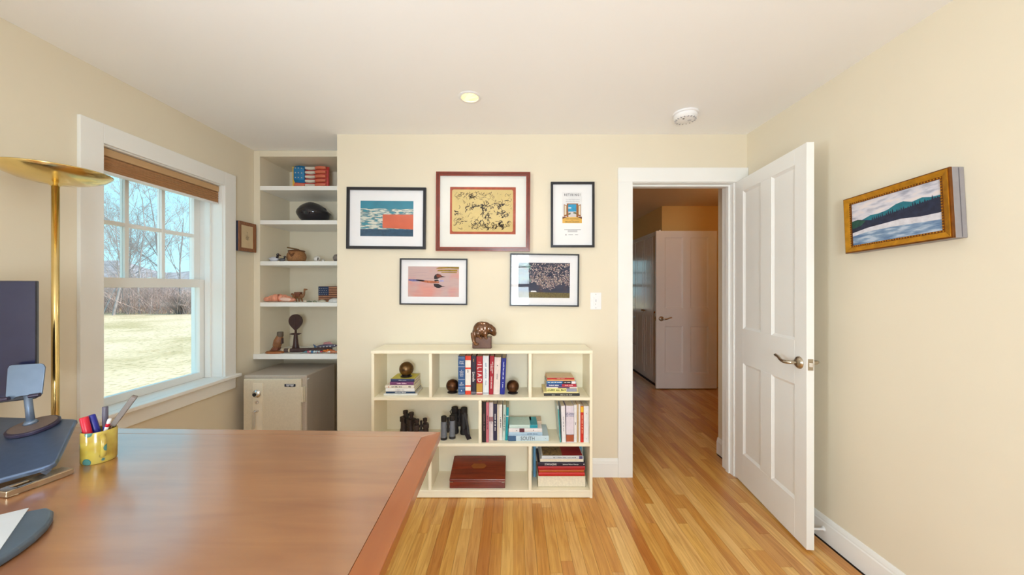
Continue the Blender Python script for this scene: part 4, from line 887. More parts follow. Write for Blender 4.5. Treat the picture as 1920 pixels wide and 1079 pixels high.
upright([
    ('slim black paperback at the left end of the middle right row', X4(118), X4(177), V4(118), (30, 18, 22), 0.15, dict(title='FOUNDATIONS OF A FUTURE', tcol=(150, 120, 120), tsize=0.009)),
    ('slim rose pink paperback next to the black one', X4(179), X4(220), V4(128), (200, 110, 124), 0.15, dict(title='PEOPLE OF THE RIVER', tcol=(70, 20, 40), tsize=0.009)),
    ('white paperback with grey lettering, third in the middle row', X4(226), X4(290), V4(128), (222, 214, 216), 0.15, dict(dy=0.03, bands=((0.5, 0.62, (160, 110, 116)),), title='QUIET', tcol=(140, 120, 130), tsize=0.010)),
    ('black and navy paperback with white lettering, fourth in the middle row', X4(292), X4(350), V4(150), (36, 34, 66), 0.15, dict(dy=0.028, title='CHANGES IN THE LAND', tcol=WH, tsize=0.011)),
    ('narrow cream paperback, fifth in the middle row', X4(352), X4(378), V4(160), (222, 210, 190), 0.15, dict(dy=0.03)),
    ('white paperback with thin black title, sixth in the middle row', X4(380), X4(432), V4(160), (230, 226, 222), 0.15, dict(dy=0.03, title='A Sand County', tcol=(60, 60, 60), tsize=0.010)),
    ('pale green-grey paperback leaning on the turquoise one', X4(434), X4(476), V4(165), (196, 212, 204), 0.15, dict(dy=0.03, tilt=1.5, title='THE GEOGRAPHY OF HOME', tcol=(80, 100, 100), tsize=0.010)),
    ('bright turquoise paperback leaning against the flat stack', X4(478), X4(516), V4(205), (22, 152, 164), 0.14, dict(dy=0.03, tilt=2.2, bands=((0.72, 0.745, WH),))),
], 2.30, ZR2, 'paperbacks standing in the middle right compartment')
zt = stack([
    ('pale blue book titled SOUTH at the bottom of the middle stack', X4(526), X4(1160), 0.034, (196, 214, 226), 0.19, dict(bands=((0.81, 1.0, (58, 96, 136)),), texts=(('SOUTH', 0.033, 0.52, (70, 76, 90), True), ('L', 0.008, 0.08, (70, 76, 90), True)))),
    ('light blue paperback lying on the SOUTH book', X4(530), X4(1060), 0.021, (172, 200, 222), 0.16, dict(dy=0.004, texts=(('WINTER HARBOR', 0.010, 0.3, (90, 110, 140), True),))),
    ('white paperback with a small dark red spine picture', X4(533), X4(1055), 0.024, (226, 222, 224), 0.16, dict(dy=0.004, bands=((0.53, 0.68, (90, 30, 48)),), texts=(('K', 0.014, 0.76, (130, 120, 120), True), ('R', 0.012, 0.26, (130, 120, 120), True)))),
    ('mint and turquoise paperback on top of the middle stack', X4(540), X4(984), 0.020, (200, 222, 214), 0.145, dict(dy=0.010, bands=((0.0, 0.27, (24, 152, 172)),))),
], 2.318, ZR2, 'books lying flat in the middle right compartment')
tp = [o for o in bpy.data.objects if o.get('label') == 'mint and turquoise paperback on top of the middle stack'][0]
hbk = (X4(984) - X4(540)) * 2.328 / F
MB().box(0.0198, 0.0205, 0.0006, 0.1445, 0.0005, hbk * 0.26).box(0.0198, 0.0205, 0.08, 0.1445, hbk * 0.20, hbk * 0.26).build('cover_corner', bmat((24, 152, 172)), tp)
o = book('small beige paperback behind the top of the middle stack', ((X4(1046) - CX) * 2.40 / F, 2.40, zt - 0.0206), FLAT, 0.018, 0.075, 0.09, (206, 180, 156), group='books lying flat in the middle right compartment')
upright([
    ('leaning white pamphlet with a teal edge, left of the right group', X4(1335), X4(1352), V4(178), (214, 226, 224), 0.16, dict(tilt=-4.0, bands=((0.0, 0.9, (56, 160, 164)),))),
    ('white paperback leaning beside the teal pamphlet', X4(1368), X4(1428), V4(182), (234, 230, 234), 0.17, dict(tilt=-1.5, title='notes from the coast', tcol=(150, 150, 160), tsize=0.009)),
    ('thick lilac-white paperback with an orange brown spine foot', X4(1432), X4(1552), V4(180), (222, 212, 224), 0.17, dict(bands=((0.02, 0.20, (170, 84, 50)), (0.203, 0.212, (90, 60, 70))), texts=(('THE PLACES\nIN BETWEEN\nAND BEYOND', 0.010, 0.76, (120, 120, 150), False),))),
    ('white paperback right of the lilac one', X4(1555), X4(1600), V4(165), (232, 230, 232), 0.17, dict(title='ink', tcol=(120, 110, 120), tsize=0.010)),
    ('narrow tan paperback between two white ones', X4(1602), X4(1625), V4(150), (196, 166, 120), 0.18, dict()),
    ('narrow white paperback left of the red one', X4(1627), X4(1655), V4(155), (226, 220, 216), 0.17, dict()),
    ('red paperback with a yellow spine top at the right end', X4(1658), X4(1704), V4(185), (206, 42, 26), 0.16, dict(bands=((0.83, 0.99, (238, 184, 46)),), title='ROUGH TRAILS OF THE NORTH', tcol=(240, 190, 150), tsize=0.009)),
    ('white paperback at the far right end of the middle shelf', X4(1708), X4(1786), V4(185), (230, 228, 230), 0.17, dict(texts=(('S', 0.010, 0.1, (120, 120, 130), False), ('T', 0.010, 0.8, (120, 120, 130), False)))),
], 2.30, ZR2, 'books standing at the right end of the middle shelf')
def X5(x): return 820 + x / 6.4
zt = stack([
    ('very thick book with cream page edges forward at the stack bottom', X5(1205), X5(1782), 0.072, (196, 184, 150), 0.20, dict(pages_front=True, hard=True)),
    ('scarlet hardback lying on the thick page-edged book', X5(1215), X5(1768), 0.022, (196, 34, 30), 0.19, dict(hard=True)),
    ('orange-brown book between two red hardbacks', X5(1220), X5(1762), 0.016, (190, 92, 38), 0.18, dict(dy=0.004)),
    ('dark red hardback under the STARGAZING book', X5(1212), X5(1772), 0.024, (172, 28, 28), 0.18, dict(hard=True)),
    ('black book titled STARGAZING in the bottom right stack', X5(1205), X5(1775), 0.025, (34, 24, 44), 0.20, dict(texts=(('STARGAZING', 0.0175, 0.73, WH, True), ('Astronomy Without a Telescope', 0.0105, 0.31, WH, True), ('M', 0.012, 0.03, WH, True)), xs=0.72)),
    ('grey-white book above the STARGAZING book', X5(1232), X5(1756), 0.021, (196, 202, 206), 0.18, dict(dy=0.004, pages_front=True)),
    ('illustrated paperback with a red flowered cover topping the bottom right stack', X5(1252), X5(1752), 0.016, (214, 220, 224), 0.19, dict(dy=0.002, texts=(('the L FIFTYONE notes  field journal', 0.008, 0.45, (60, 60, 60), True),), bands=((0.02, 0.10, (90, 80, 130)),))),
], 2.315, ZR3, 'books stacked in the bottom right compartment')
tp = [o for o in bpy.data.objects if o.get('label') == 'illustrated paperback with a red flowered cover topping the bottom right stack'][0]
hbk = (X5(1752) - X5(1252)) * 2.317 / F
MB().box(0.0159, 0.0166, 0.012, 0.1895, 0.004, hbk * 0.50).build('cover_red_half', bmat((150, 26, 30)), tp)
MB().box(0.0159, 0.0166, 0.012, 0.1895, hbk * 0.50, hbk * 0.97).build('cover_picture', mat('flower_print', (132, 110, 70), 0.5, var=0.7, scale=50), tp)
book('tall pale blue book standing behind the STARGAZING stack', ((996.5 + 2 - CX) * 2.36 / F + 0.01, 2.44, ZR3 + 0.0003), (0, 0, 0), 0.016, 0.245, 0.07, (104, 160, 196), group=None)
book('second blue book standing at the right behind the STARGAZING stack', ((1094 - CX) * 2.36 / F - 0.012, 2.44, ZR3 + 0.0003), (0, 0, 0), 0.016, 0.245, 0.07, (84, 150, 180), group=None)
# ------------------------------------------------------------------ bookcase objects
M_bronze = mat('bronze_patina', (116, 88, 56), 0.32, 0.85, var=0.35, scale=45, bump=0.15)
M_bronze_d = mat('dark_globe_bronze', (92, 58, 34), 0.3, 0.8, var=0.4, scale=45, bump=0.15)
M_blackw = mat('black_lacquer', (28, 20, 20), 0.3, var=0.1)
def globe(label, u, v, Y, r, zbase, m):
    x = (u - CX) * Y / F
    t = thing('bronze_globe', label, 'globe', (x, Y, zbase), group='bronze globes on the bookcase')
    o = MB().lathe([(0, 0), (r * 0.78, 0), (r * 0.82, r * 0.05), (r * 0.74, r * 0.16), (r * 0.62, r * 0.22), (r * 0.62, r * 0.26), (r * 0.5, r * 0.27), (0, r * 0.2)], n=28).build('base_ring', M_blackw, t); smooth_by_angle(o, 35)
    MB().ball((0, 0, r * 1.10), r, 28, 16).build('sphere', m, t, smooth=True)
    MB().lathe([(r * 1.001, -0.0009), (r * 1.006, 0), (r * 1.001, 0.0009)], (0, 0, r * 1.10), 36).build('equator_line', M_blackw, t)
zst = ZR1 + sum((0.012, 0.012, 0.020, 0.018, 0.020, 0.018)) + 0.0006 * 6 + 0.0008
globe('bright bronze globe standing on the left stack of books', 762, 688, 2.40, 0.047, zst, M_bronze)
globe('dark bronze globe at the left end of the globe row of books', 848.5, 718, 2.39, 0.0425, ZR1 + 0.0004, M_bronze_d)
globe('dark reddish bronze globe at the right end of the globe row', 961.5, 719, 2.375, 0.0415, ZR1 + 0.0004, M_bronze_d)
# statue on top
def cr8(x, y): return ((x - 662) * 0.00023, (968 - y) * 0.00023)
M_stat = mat('brown_glazed_bronze', (104, 66, 36), 0.22, 0.45, var=0.35, scale=30, coat=0.5)
c = PZ(905, 652.5, BT)
t = thing('animal_statue', 'glossy brown curled animal statue on a block atop the bookcase', 'statue', (c.x - 0.003, c.y, BT + 0.0004))
MB().box(-0.0635, 0.064, -0.034, 0.034, 0, 0.0755).build('block', mat('brown_block', (88, 56, 40), 0.3, 0.3, var=0.2, scale=30, coat=0.3), t, 0.005, 3)
mb = MB()
def E(x, y, rx, rz, ry, yy=0.0, rot=0): a, b = cr8(x, y); mb.ball((a, yy, b), (rx * 0.00023, ry, rz * 0.00023), 18, 12, (0, R(rot), 0))
E(640, 440, 250, 240, 0.040); E(520, 540, 160, 240, 0.038, 0, 10); E(740, 400, 200, 190, 0.036, 0, 20); E(860, 420, 150, 150, 0.032, 0, 30)
E(955, 470, 118, 130, 0.030); E(1000, 545, 85, 85, 0.024); E(1010, 590, 60, 45, 0.020)
E(560, 545, 75, 115, 0.014, -0.032); E(765, 545, 75, 115, 0.013, -0.031); E(640, 668, 52, 36, 0.012, -0.036); E(785, 672, 56, 34, 0.012, -0.036)
E(560, 545, 75, 115, 0.014, 0.030); E(765, 545, 75, 115, 0.013, 0.030)
tl = [cr8(400, 520), cr8(410, 640), cr8(440, 760), cr8(490, 850), cr8(545, 845), cr8(560, 805)]
mb.tube([(a, -0.020 - 0.018 * min(1, i / 2), b) for i, (a, b) in enumerate(tl)], [0.016, 0.015, 0.013, 0.0115, 0.010, 0.008], 10)
body = mb.build('animal_body', M_stat, t, remesh=0.0032)
a, b = cr8(935, 470)
MB().ball((a, -0.0300, b), (0.005, 0.003, 0.005), 12, 8).build('eye', M_black, t, smooth=True)
a, b = cr8(900, 410)
MB().ball((a, -0.027, b), (0.010, 0.006, 0.014), 14, 8, (0, R(20), 0)).build('ear', M_stat, t, smooth=True)
# wooden slope box
x0b, x1b = (843 - CX) * 2.30 / F, (947 - CX) * 2.30 / F
t = thing('wooden_box', 'red mahogany slope-top box with a brass plate on the bottom shelf', 'box', ((x0b + x1b) / 2, 2.30, ZR3 + 0.0004))
hw = (x1b - x0b) / 2
M_mahog = wood('mahogany', (88, 22, 12), (132, 44, 20), 'X', 4, 0.28, 0.7, 12)
MB().prism([(0, 0), (0.195, 0), (0.195, 0.105), (0, 0.045)], -hw, hw, 'x').build('box_body', M_mahog, t, 0.002)
MB().prism([(-0.001, 0.0465), (0.196, 0.1065), (0.196, 0.118), (-0.001, 0.058)], -hw - 0.0015, hw + 0.0015, 'x').build('lid', M_mahog, t, 0.003)
sl = math.atan2(0.06, 0.195)
pl = [(-0.052, 0), (-0.036, -0.021), (0.036, -0.021), (0.052, 0), (0.036, 0.021), (-0.036, 0.021)]
MB().prism(pl, 0.0, 0.0012, 'z').build('brass_plate', mat('dull_brass', (150, 90, 44), 0.4, 0.5, var=0.1), t, loc=(0, 0.105, 0.0915), rot=(sl, 0, 0))
MB().box(-0.012, 0.012, 0, 0.004, 0, 0.001).build('escutcheon', mat('dull_brass', (150, 90, 44)), t, loc=(0.004, 0.150, 0.1048), rot=(sl, 0, 0))
for s_ in (-1, 1): MB().box(s_ * (hw - 0.022), s_ * (hw - 0.004), -0.0025, 0.002, 0.040, 0.044).build('hinge_plate', M_nickel, t)
# binoculars
M_bino = mat('black_rubber', (30, 24, 24), 0.6, var=0.15, scale=60, bump=0.2)
M_grey = mat('grey_rubber', (108, 112, 122), 0.5, var=0.08, scale=60)
M_lens = mat('lens_coating', (40, 46, 70), 0.08, 0.2, spec=0.8)
def binocular(name, label, loc, rz, h, r, gap, m_body, m_cap, strap=False, porro=False, brown=False, tall=1.0):
    """standing on its objective lenses; barrels along z"""
    t = thing(name, label, 'binoculars', loc, (0, 0, rz), group='binoculars on the middle shelf')
    for s_ in (-1, 1):
        x = s_ * gap
        if porro:
            b_ = MB().lathe([(r * 1.0, 0), (r * 1.08, 0.004), (r * 1.08, h * 0.16), (r * 0.92, h * 0.22), (r * 0.86, h * 0.55), (r * 0.95, h * 0.60), (r * 0.95, h * 0.70), (0, h * 0.70)], (x, 0, 0), 24).build('barrel', m_body, t); smooth_by_angle(b_, 35)
            MB().prism(rrect(x - r * 0.95, x + r * 0.95, -r * 0.95, r * 1.3, r * 0.5, 4), h * 0.52, h * 0.74, 'z').build('prism_housing', m_body, t, 0.003)
            e = MB().lathe([(r * 0.55, h * 0.74), (r * 0.55, h * 0.86), (r * 0.70, h * 0.87), (r * 0.70, h), (r * 0.55, h), (r * 0.50, h * 0.985), (0, h * 0.985)], (x * 0.85, r * 0.35, 0), 22).build('eyepiece', m_cap, t); smooth_by_angle(e, 35)
        else:
            b_ = MB().lathe([(r * 0.96, 0), (r, 0.004), (r, h * 0.12), (r * 0.94, h * 0.14), (r * 0.94, h * 0.74), (r * 0.80, h * 0.78), (0, h * 0.78)], (x, 0, 0), 24).build('barrel', m_body, t); smooth_by_angle(b_, 35)
            e = MB().lathe([(r * 0.82, h * 0.78), (r * 0.88, h * 0.80), (r * 0.88, h * 0.985), (r * 0.80, h), (r * 0.6, h), (r * 0.55, h * 0.99), (0, h * 0.99)], (x, 0, 0), 22).build('eyepiece', m_cap, t); smooth_by_angle(e, 35)
            MB().lathe([(r * 1.005, h * 0.02), (r * 1.02, h * 0.03), (r * 1.02, h * 0.10), (r * 1.005, h * 0.11)], (x, 0, 0), 24).build('objective_ring', M_bino, b_)
    MB().box(-gap, gap, -r * 0.35, r * 0.35, h * 0.34, h * 0.46).box(-gap, gap, -r * 0.35, r * 0.35, h * 0.60, h * 0.70).build('bridge', M_bino, t, 0.003)
    MB().lathe([(r * 0.32, h * 0.28), (r * 0.36, h * 0.30), (r * 0.36, h * 0.82), (r * 0.42, h * 0.83), (r * 0.42, h * 0.92), (0, h * 0.925)], (0, 0, 0), 18).build('focus_wheel', M_bino, t)
    return t
Yb = 2.372
def bxz(u): return (u - CX) * Yb / F
binocular('compact_binoculars', 'compact grey binoculars standing in front of the black pair', ((840 - CX) * 2.35 / F, 2.352, ZR2 + 0.0004), R(18), 0.152, 0.0205, 0.0275, M_grey, M_bino)
tb = binocular('field_binoculars', 'large black binoculars with a trailing strap on the middle shelf', ((861 - CX) * 2.43 / F, 2.440, ZR2 + 0.0004), R(-12), 0.178, 0.026, 0.033, M_bino, M_bino)
def band(pts, wd, th_, nrm):
    mb = MB(); nrm = Vector(nrm).normalized(); L = []
    for i, p_ in enumerate(pts):
        p_ = Vector(p_); d_ = (Vector(pts[min(i + 1, len(pts) - 1)]) - Vector(pts[max(i - 1, 0)])).normalized(); s_ = d_.cross(nrm).normalized()
        L.append((p_ + s_ * wd / 2, p_ - s_ * wd / 2, p_ - s_ * wd / 2 + nrm * th_, p_ + s_ * wd / 2 + nrm * th_))
    vs = [q_ for l_ in L for q_ in l_]; fs = []
    for i in range(len(L) - 1):
        for k_ in range(4): fs.append((i * 4 + k_, i * 4 + (k_ + 1) % 4, (i + 1) * 4 + (k_ + 1) % 4, (i + 1) * 4 + k_))
    fs += [(3, 2, 1, 0), tuple((len(L) - 1) * 4 + k_ for k_ in range(4))]
    return mb.add(vs, fs)
band([(0.045, -0.02, 0.150), (0.062, -0.035, 0.115), (0.075, -0.045, 0.075), (0.083, -0.052, 0.035), (0.092, -0.060, 0.004)], 0.014, 0.002, (0.3, -1, 0.2)).build('strap', M_bino, tb)
band([(0.055, -0.035, 0.045), (0.075, -0.060, 0.022), (0.100, -0.085, 0.003)], 0.030, 0.003, (0.4, -0.6, 0.8)).build('strap_pad', mat('strap_pad', (34, 26, 34), 0.7), tb)
MB().tube([(-0.05, -0.01, 0.12), (-0.062, -0.015, 0.15), (-0.045, -0.01, 0.172), (-0.01, 0, 0.168)], 0.0028, 8).build('strap_loop', M_bino, tb, smooth=True)
M_bb = mat('brown_black_leatherette', (42, 26, 22), 0.5, var=0.2, scale=60, bump=0.2)
binocular('old_binoculars', 'old brown-black binoculars at the left of the middle shelf', ((763 - CX) * 2.42 / F, 2.430, ZR2 + 0.0004), R(-35), 0.150, 0.024, 0.036, M_bb, M_bb, porro=True)
binocular('small_binoculars', 'small brown-black binoculars partly hidden by the desk edge', ((790 - CX) * 2.36 / F, 2.356, ZR2 + 0.0004), R(20), 0.128, 0.020, 0.030, M_bb, M_bb, porro=True)
# ------------------------------------------------------------------ alcove objects
def AX(u, Y): return (u - CX) * Y / F
def AZ(v, Y): return CAMZ + (CY - v) * Y / F
# carved wavy flag, top shelf
Y = 3.02
fl = thing('carved_flag', 'bright wavy carved stars and stripes flag on the top shelf', 'flag ornament', (AX(582, Y), Y, SZ[0] + 0.0005))
fw_, fh_ = (615 - 549) * Y / F, AZ(311, Y) - SZ[0] - 0.004
m_r = mat('flag_red', (196, 58, 52), 0.45, var=0.1); m_o = mat('flag_salmon', (222, 118, 88), 0.45, var=0.1); m_w = mat('flag_cream', (222, 212, 198), 0.5, var=0.06); m_b = mat('flag_blue', (30, 118, 172), 0.4, var=0.12); m_y = mat('flag_yellow', (226, 186, 60), 0.5, var=0.1)
def wav(x): return -0.012 * math.sin((x / fw_ + 0.5) * 3 * math.pi)
def wavy_slab(xa, xb, za, zb, th_, m, name, parent, bulge=0.0, off=0.0):
    n = 10; mb = MB(); vs = []; fs = []
    for i in range(n + 1):
        x = xa + (xb - xa) * i / n; y = wav(x) + off; zz = bulge * math.sin(math.pi * i / n)
        vs += [(x, y, za - zz), (x, y - th_, (za - zz) * 0.85 + zb * 0.15), (x, y - th_, za * 0.15 + (zb + zz) * 0.85), (x, y, zb + zz)]
    for i in range(n):
        for k in range(4): fs.append((i * 4 + k, i * 4 + (k + 1) % 4, (i + 1) * 4 + (k + 1) % 4, (i + 1) * 4 + k))
    fs += [(3, 2, 1, 0), tuple(n * 4 + k for k in range(4))]
    return mb.add(vs, fs).build(name, m, parent)
wavy_slab(-fw_ / 2 + 0.02, fw_ / 2, 0, fh_, 0.02, m_r, 'backing', fl, 0, 0.025)
nst = 6; hs = fh_ / nst; xc0, xc1, xc2, xc3 = -fw_ / 2 + 0.022, -fw_ / 2 + 0.022 + (fw_ - 0.022) * 0.31, -fw_ / 2 + 0.022 + (fw_ - 0.022) * 0.62, fw_ / 2 - 0.012
for i in range(nst):
    z0_, z1_ = i * hs + hs * 0.12, (i + 1) * hs - hs * 0.12
    wavy_slab(xc1 + 0.002, xc2 - 0.002, z0_ + 0.003, z1_ - 0.003, 0.016, m_w, 'stripe', fl, 0.003)
    wavy_slab(xc2 + 0.002, xc3, z0_ + 0.002, z1_ - 0.002, 0.016, m_o, 'stripe', fl, 0.003)
    if i < 2: wavy_slab(xc0, xc1 - 0.002, z0_ + 0.002, z1_ - 0.002, 0.016, m_o, 'stripe', fl, 0.003)
ca = wavy_slab(xc0, xc1 - 0.002, 2.15 * hs, fh_ - 0.003, 0.018, m_b, 'canton', fl, 0.004)
rr = random.Random(2)
for i in range(3):
    for j in range(3):
        x = xc0 + (xc1 - xc0) * (0.22 + 0.28 * j); z = 2.5 * hs + (fh_ - 2.6 * hs) * (0.18 + 0.32 * i)
        pts = []
        for k in range(10):
            a = math.pi / 2 + k * math.pi / 5; r_ = 0.006 if k % 2 == 0 else 0.0026; pts.append((x + r_ * math.cos(a), z + r_ * math.sin(a)))
        MB().prism(pts, wav(x) - 0.0205, wav(x) - 0.0178, 'y').build('star', m_w, ca)
MB().box(-fw_ / 2, -fw_ / 2 + 0.018, -0.006, 0.02, 0, fh_ * 0.97).build('hoist_strip', m_y, fl, 0.003)
# black pot, second shelf
Y = 3.03
pz = SZ[1]
pr = AX(619, Y) - AX(560, Y); ph_ = AZ(381, Y) - pz
t = thing('black_pot', 'squat glossy black pottery vessel with a slanted mouth', 'pot', (AX(589.5, Y), Y, pz + 0.0005))
M_pot = mat('black_burnished_clay', (34, 32, 40), 0.12, 0.25, var=0.2, coat=0.6)
prof = [(0.055, 0), (0.075, 0.006), (0.110, ph_ * 0.22), (0.130, ph_ * 0.42), (0.133, ph_ * 0.50), (0.126, ph_ * 0.62), (0.100, ph_ * 0.80), (0.066, ph_ * 0.93), (0.048, ph_ * 0.98), (0.040, ph_), (0.036, ph_ * 0.985), (0.036, ph_ * 0.9), (0, ph_ * 0.88)]
mb = MB().lathe([(r_ * pr / 0.266, z_) for r_, z_ in prof], n=44)
# mouth pushed towards the right, flank ridges on the right side
nv = []
for (x, y_, z_) in mb.v:
    f_ = z_ / ph_; x2 = x - 0.012 * f_ ** 2; z2 = z_ - max(0, x) * 0.16 * f_ ** 2
    if x > 0.02: x2 += 0.006 * math.sin(z_ * 160) * min(1, (x - 0.02) / 0.05)
    nv.append((x2, y_, z2))
mb.v = nv
mb.build('vessel', M_pot, t, smooth=True)
MB().tube([(0.045, -0.018, ph_ * 0.83), (0.070, -0.012, ph_ * 0.76), (0.098, -0.008, ph_ * 0.68), (0.106, -0.004, ph_ * 0.60)], [0.008, 0.010, 0.009, 0.004], 10).build('carved_lip', M_pot, t, smooth=True)
# third shelf
Y = 2.96; z3 = SZ[2] + 0.0005
t = thing('lidded_basket', 'small round brown lidded basket with a twig handle', 'basket', (AX(556, Y), Y, z3))
M_bask = mat('basket_reed', (156, 108, 66), 0.7, var=0.25, scale=120, bump=0.5); M_bask_d = mat('basket_dark', (100, 62, 34), 0.7, var=0.2, scale=90, bump=0.4)
rb = (AX(572.5, Y) - AX(539.5, Y)) / 2; hb = AZ(471, Y) - z3
o = MB().lathe([(0, 0), (rb * 0.78, 0), (rb * 0.95, hb * 0.22), (rb, hb * 0.45), (rb * 0.94, hb * 0.70), (rb * 0.78, hb * 0.93), (rb * 0.74, hb * 0.97), (rb * 0.70, hb * 0.9), (0, hb * 0.85)], n=36).build('bowl', M_bask, t, smooth=True)
MB().add([(-0.030, -rb * 0.84, hb * 0.80), (0.026, -rb * 0.86, hb * 0.80), (0.020, -rb * 1.01, hb * 0.52), (0.002, -rb * 1.02, hb * 0.40), (-0.012, -rb * 1.01, hb * 0.60)], [(0, 4, 3, 2, 1)]).build('dark_motif', M_bask_d, t)
MB().lathe([(0, hb * 0.95), (rb * 0.86, hb * 0.94), (rb * 0.88, hb * 0.97), (rb * 0.80, hb * 1.04), (rb * 0.4, hb * 1.10), (0, hb * 1.12)], n=36).build('lid', M_bask_d, t, smooth=True)
MB().tube([(0.02, 0, hb * 1.10), (0.0, 0, hb * 1.16), (-0.03, 0, hb * 1.22), (-0.075, -0.004, hb * 1.32)], [0.006, 0.006, 0.0055, 0.005], 8).build('twig_handle', mat('twig', (120, 86, 44), 0.7, var=0.3), t, smooth=True)
def duck(label, u, Yd, L, m_body, m_head, right=True):
    t = thing('duck_figurine', label, 'figurine', (AX(u, Yd), Yd, z3), (0, 0, R(-15)), group='duck figurines on the third shelf')
    mb = MB().ball((0, 0, L * 0.24), (L * 0.5, L * 0.25, L * 0.24), 18, 10).ball((-L * 0.46, 0, L * 0.32), (L * 0.18, L * 0.12, L * 0.07), 12, 8, (0, R(20), 0))
    mb.build('body', m_body, t, remesh=L * 0.03)
    hb_ = MB().tube([(L * 0.30, 0, L * 0.30), (L * 0.40, 0, L * 0.48), (L * 0.42, 0, L * 0.62)], [L * 0.13, L * 0.10, L * 0.10], 10).ball((L * 0.44, 0, L * 0.66), (L * 0.16, L * 0.13, L * 0.14), 14, 8)
    hb_.build('head', m_head, t, remesh=L * 0.028)
    MB().tube([(L * 0.55, 0, L * 0.64), (L * 0.68, 0, L * 0.60), (L * 0.80, 0, L * 0.58)], [L * 0.06, L * 0.055, L * 0.03], 8).build('bill', mat('duck_bill', (92, 60, 40), 0.5), t, smooth=True)
    MB().ball((L * 0.52, -L * 0.11, L * 0.69), L * 0.022, 8, 6).build('eye', M_white, t)
duck('white bodied duck figurine with a dark head on the third shelf', 514, 2.93, 0.088, mat('duck_white', (206, 208, 220), 0.5, var=0.05), mat('duck_dark', (44, 36, 40), 0.5, var=0.2))
duck('smaller dark and white duck figurine beside the lidded basket', 529.0, 2.895, 0.060, mat('duck_grey', (90, 92, 100), 0.5, var=0.5, scale=60), mat('duck_dark', (44, 36, 40)))
M_crys = mat('frosted_glass', (232, 226, 220), 0.15, var=0.04, coat=0.6)
Y = 2.97
t = thing('glass_ornament', 'round frosted glass ornament on the third shelf', 'ornament', (AX(594.5, Y), Y, z3))
MB().ball((0, 0, 0.026), 0.026, 20, 12).build('ball', M_crys, t, smooth=True)
MB().ball((0.015, -0.016, 0.026), (0.007, 0.009, 0.014), 12, 8, (0, R(15), 0)).build('dark_core', mat('smoke_glass', (120, 112, 110), 0.2), t, smooth=True)
o = MB().lathe([(0, 0), (0.012, 0), (0.016, 0.006), (0.012, 0.018), (0.006, 0.024), (0, 0.024)], n=16).build('glass_bead', M_crys, loc=(AX(606, Y), Y, z3), smooth=True)
tag(o, 'tiny clear glass bead beside the frosted ornament', 'ornament')
Y = 2.95
o = MB().lathe([(0, 0), (0.020, 0), (0.034, 0.020), (0.036, 0.040), (0.026, 0.058), (0.012, 0.064), (0, 0.065)], n=24).build('speckled_stone', mat('speckled_grey', (120, 112, 108), 0.4, var=0.5, scale=120), loc=(AX(633.0, Y), Y, z3), smooth=True)
tag(o, 'speckled grey egg-shaped stone at the right end of the third shelf', 'stone')
# fourth shelf
z4 = SZ[3] + 0.0005
M_coral = mat('pink_shell', (222, 150, 124), 0.5, var=0.2, scale=50, bump=0.4)
Y = 2.885
t = thing('conch_shell', 'pink spiny conch shell at the left of the fourth shelf', 'shell', (AX(526, Y), Y, z4 + 0.001))
mb = MB()
for i in range(7):
    f_ = i / 6; mb.ball((-0.105 + 0.20 * f_, 0.006 * math.sin(i * 2), 0.014 + 0.020 * math.sin(math.pi * (0.15 + 0.8 * f_))), (0.030, 0.030 - 0.012 * abs(f_ - 0.6), 0.013 + 0.019 * math.sin(math.pi * (0.12 + 0.8 * f_))), 14, 8, (0, R(-6), 0))
for x, z_ in ((-0.06, 0.048), (0.0, 0.058), (0.04, 0.052), (-0.085, 0.036)): mb.tube([(x, 0, z_ - 0.018), (x - 0.004, 0, z_ + 0.008)], [0.010, 0.003], 8)
mb.v = [(x, y_, max(0.003, z_)) for x, y_, z_ in mb.v]; mb.build('shell_body', M_coral, t, remesh=0.0035)
MB().ball((0.055, -0.020, 0.022), (0.050, 0.014, 0.016), 16, 8, (0, R(4), 0)).build('aperture', mat('pale_pink', (232, 196, 182), 0.35, var=0.08), t, smooth=True)
MB().box(-0.008, 0.002, -0.030, -0.010, 0.004, 0.062).build('strap_band', mat('shell_band', (176, 100, 74), 0.6), t, 0.002)
Y = 2.955
t = thing('camel_figurine', 'carved wooden camel figurine with a saddle on the fourth shelf', 'figurine', (AX(560.5, Y), Y, z4))
M_camel = mat('carved_olive_wood', (142, 96, 58), 0.5, var=0.2, scale=60); M_camel_d = mat('saddle_wood', (118, 66, 42), 0.5, var=0.2, scale=60)
kq = 2.955 / F / 12.8
def cc(x, y): return ((x - 966) * kq, (412 - y) * kq)
mb = MB()
def EC(x, y, rx, rz, ry, yy=0): a, b = cc(x, y); mb.ball((a, yy, b), (rx * kq, ry, rz * kq), 14, 10)
EC(935, 285, 115, 55, 0.017); EC(870, 265, 60, 45, 0.015); EC(1025, 275, 60, 55, 0.015)
a = [cc(1050, 290), cc(1085, 245), cc(1098, 180), cc(1100, 130)]
mb.tube([(p_[0], 0, p_[1]) for p_ in a], [0.012, 0.009, 0.0075, 0.007], 10)
EC(1120, 118, 45, 22, 0.008); EC(1155, 118, 22, 14, 0.006); EC(1085, 100, 8, 14, 0.003, 0.006)
for (x, y2, xf) in ((860, 340, 880), (1000, 340, 1015)):
    for s_ in (-1, 1):
        p0, p1, p2 = cc(x + s_ * 12, 300), cc(x - 4 + s_ * 14, y2), cc(xf + s_ * 20, 405)
        mb.tube([(p0[0], s_ * 0.009, p0[1]), (p1[0], s_ * 0.010, p1[1]), (p2[0], s_ * 0.010, p2[1] - 0.001)], [0.011, 0.007, 0.006], 8)
mb.build('body', M_camel, t, remesh=0.0022)
a, b = cc(790, 225)
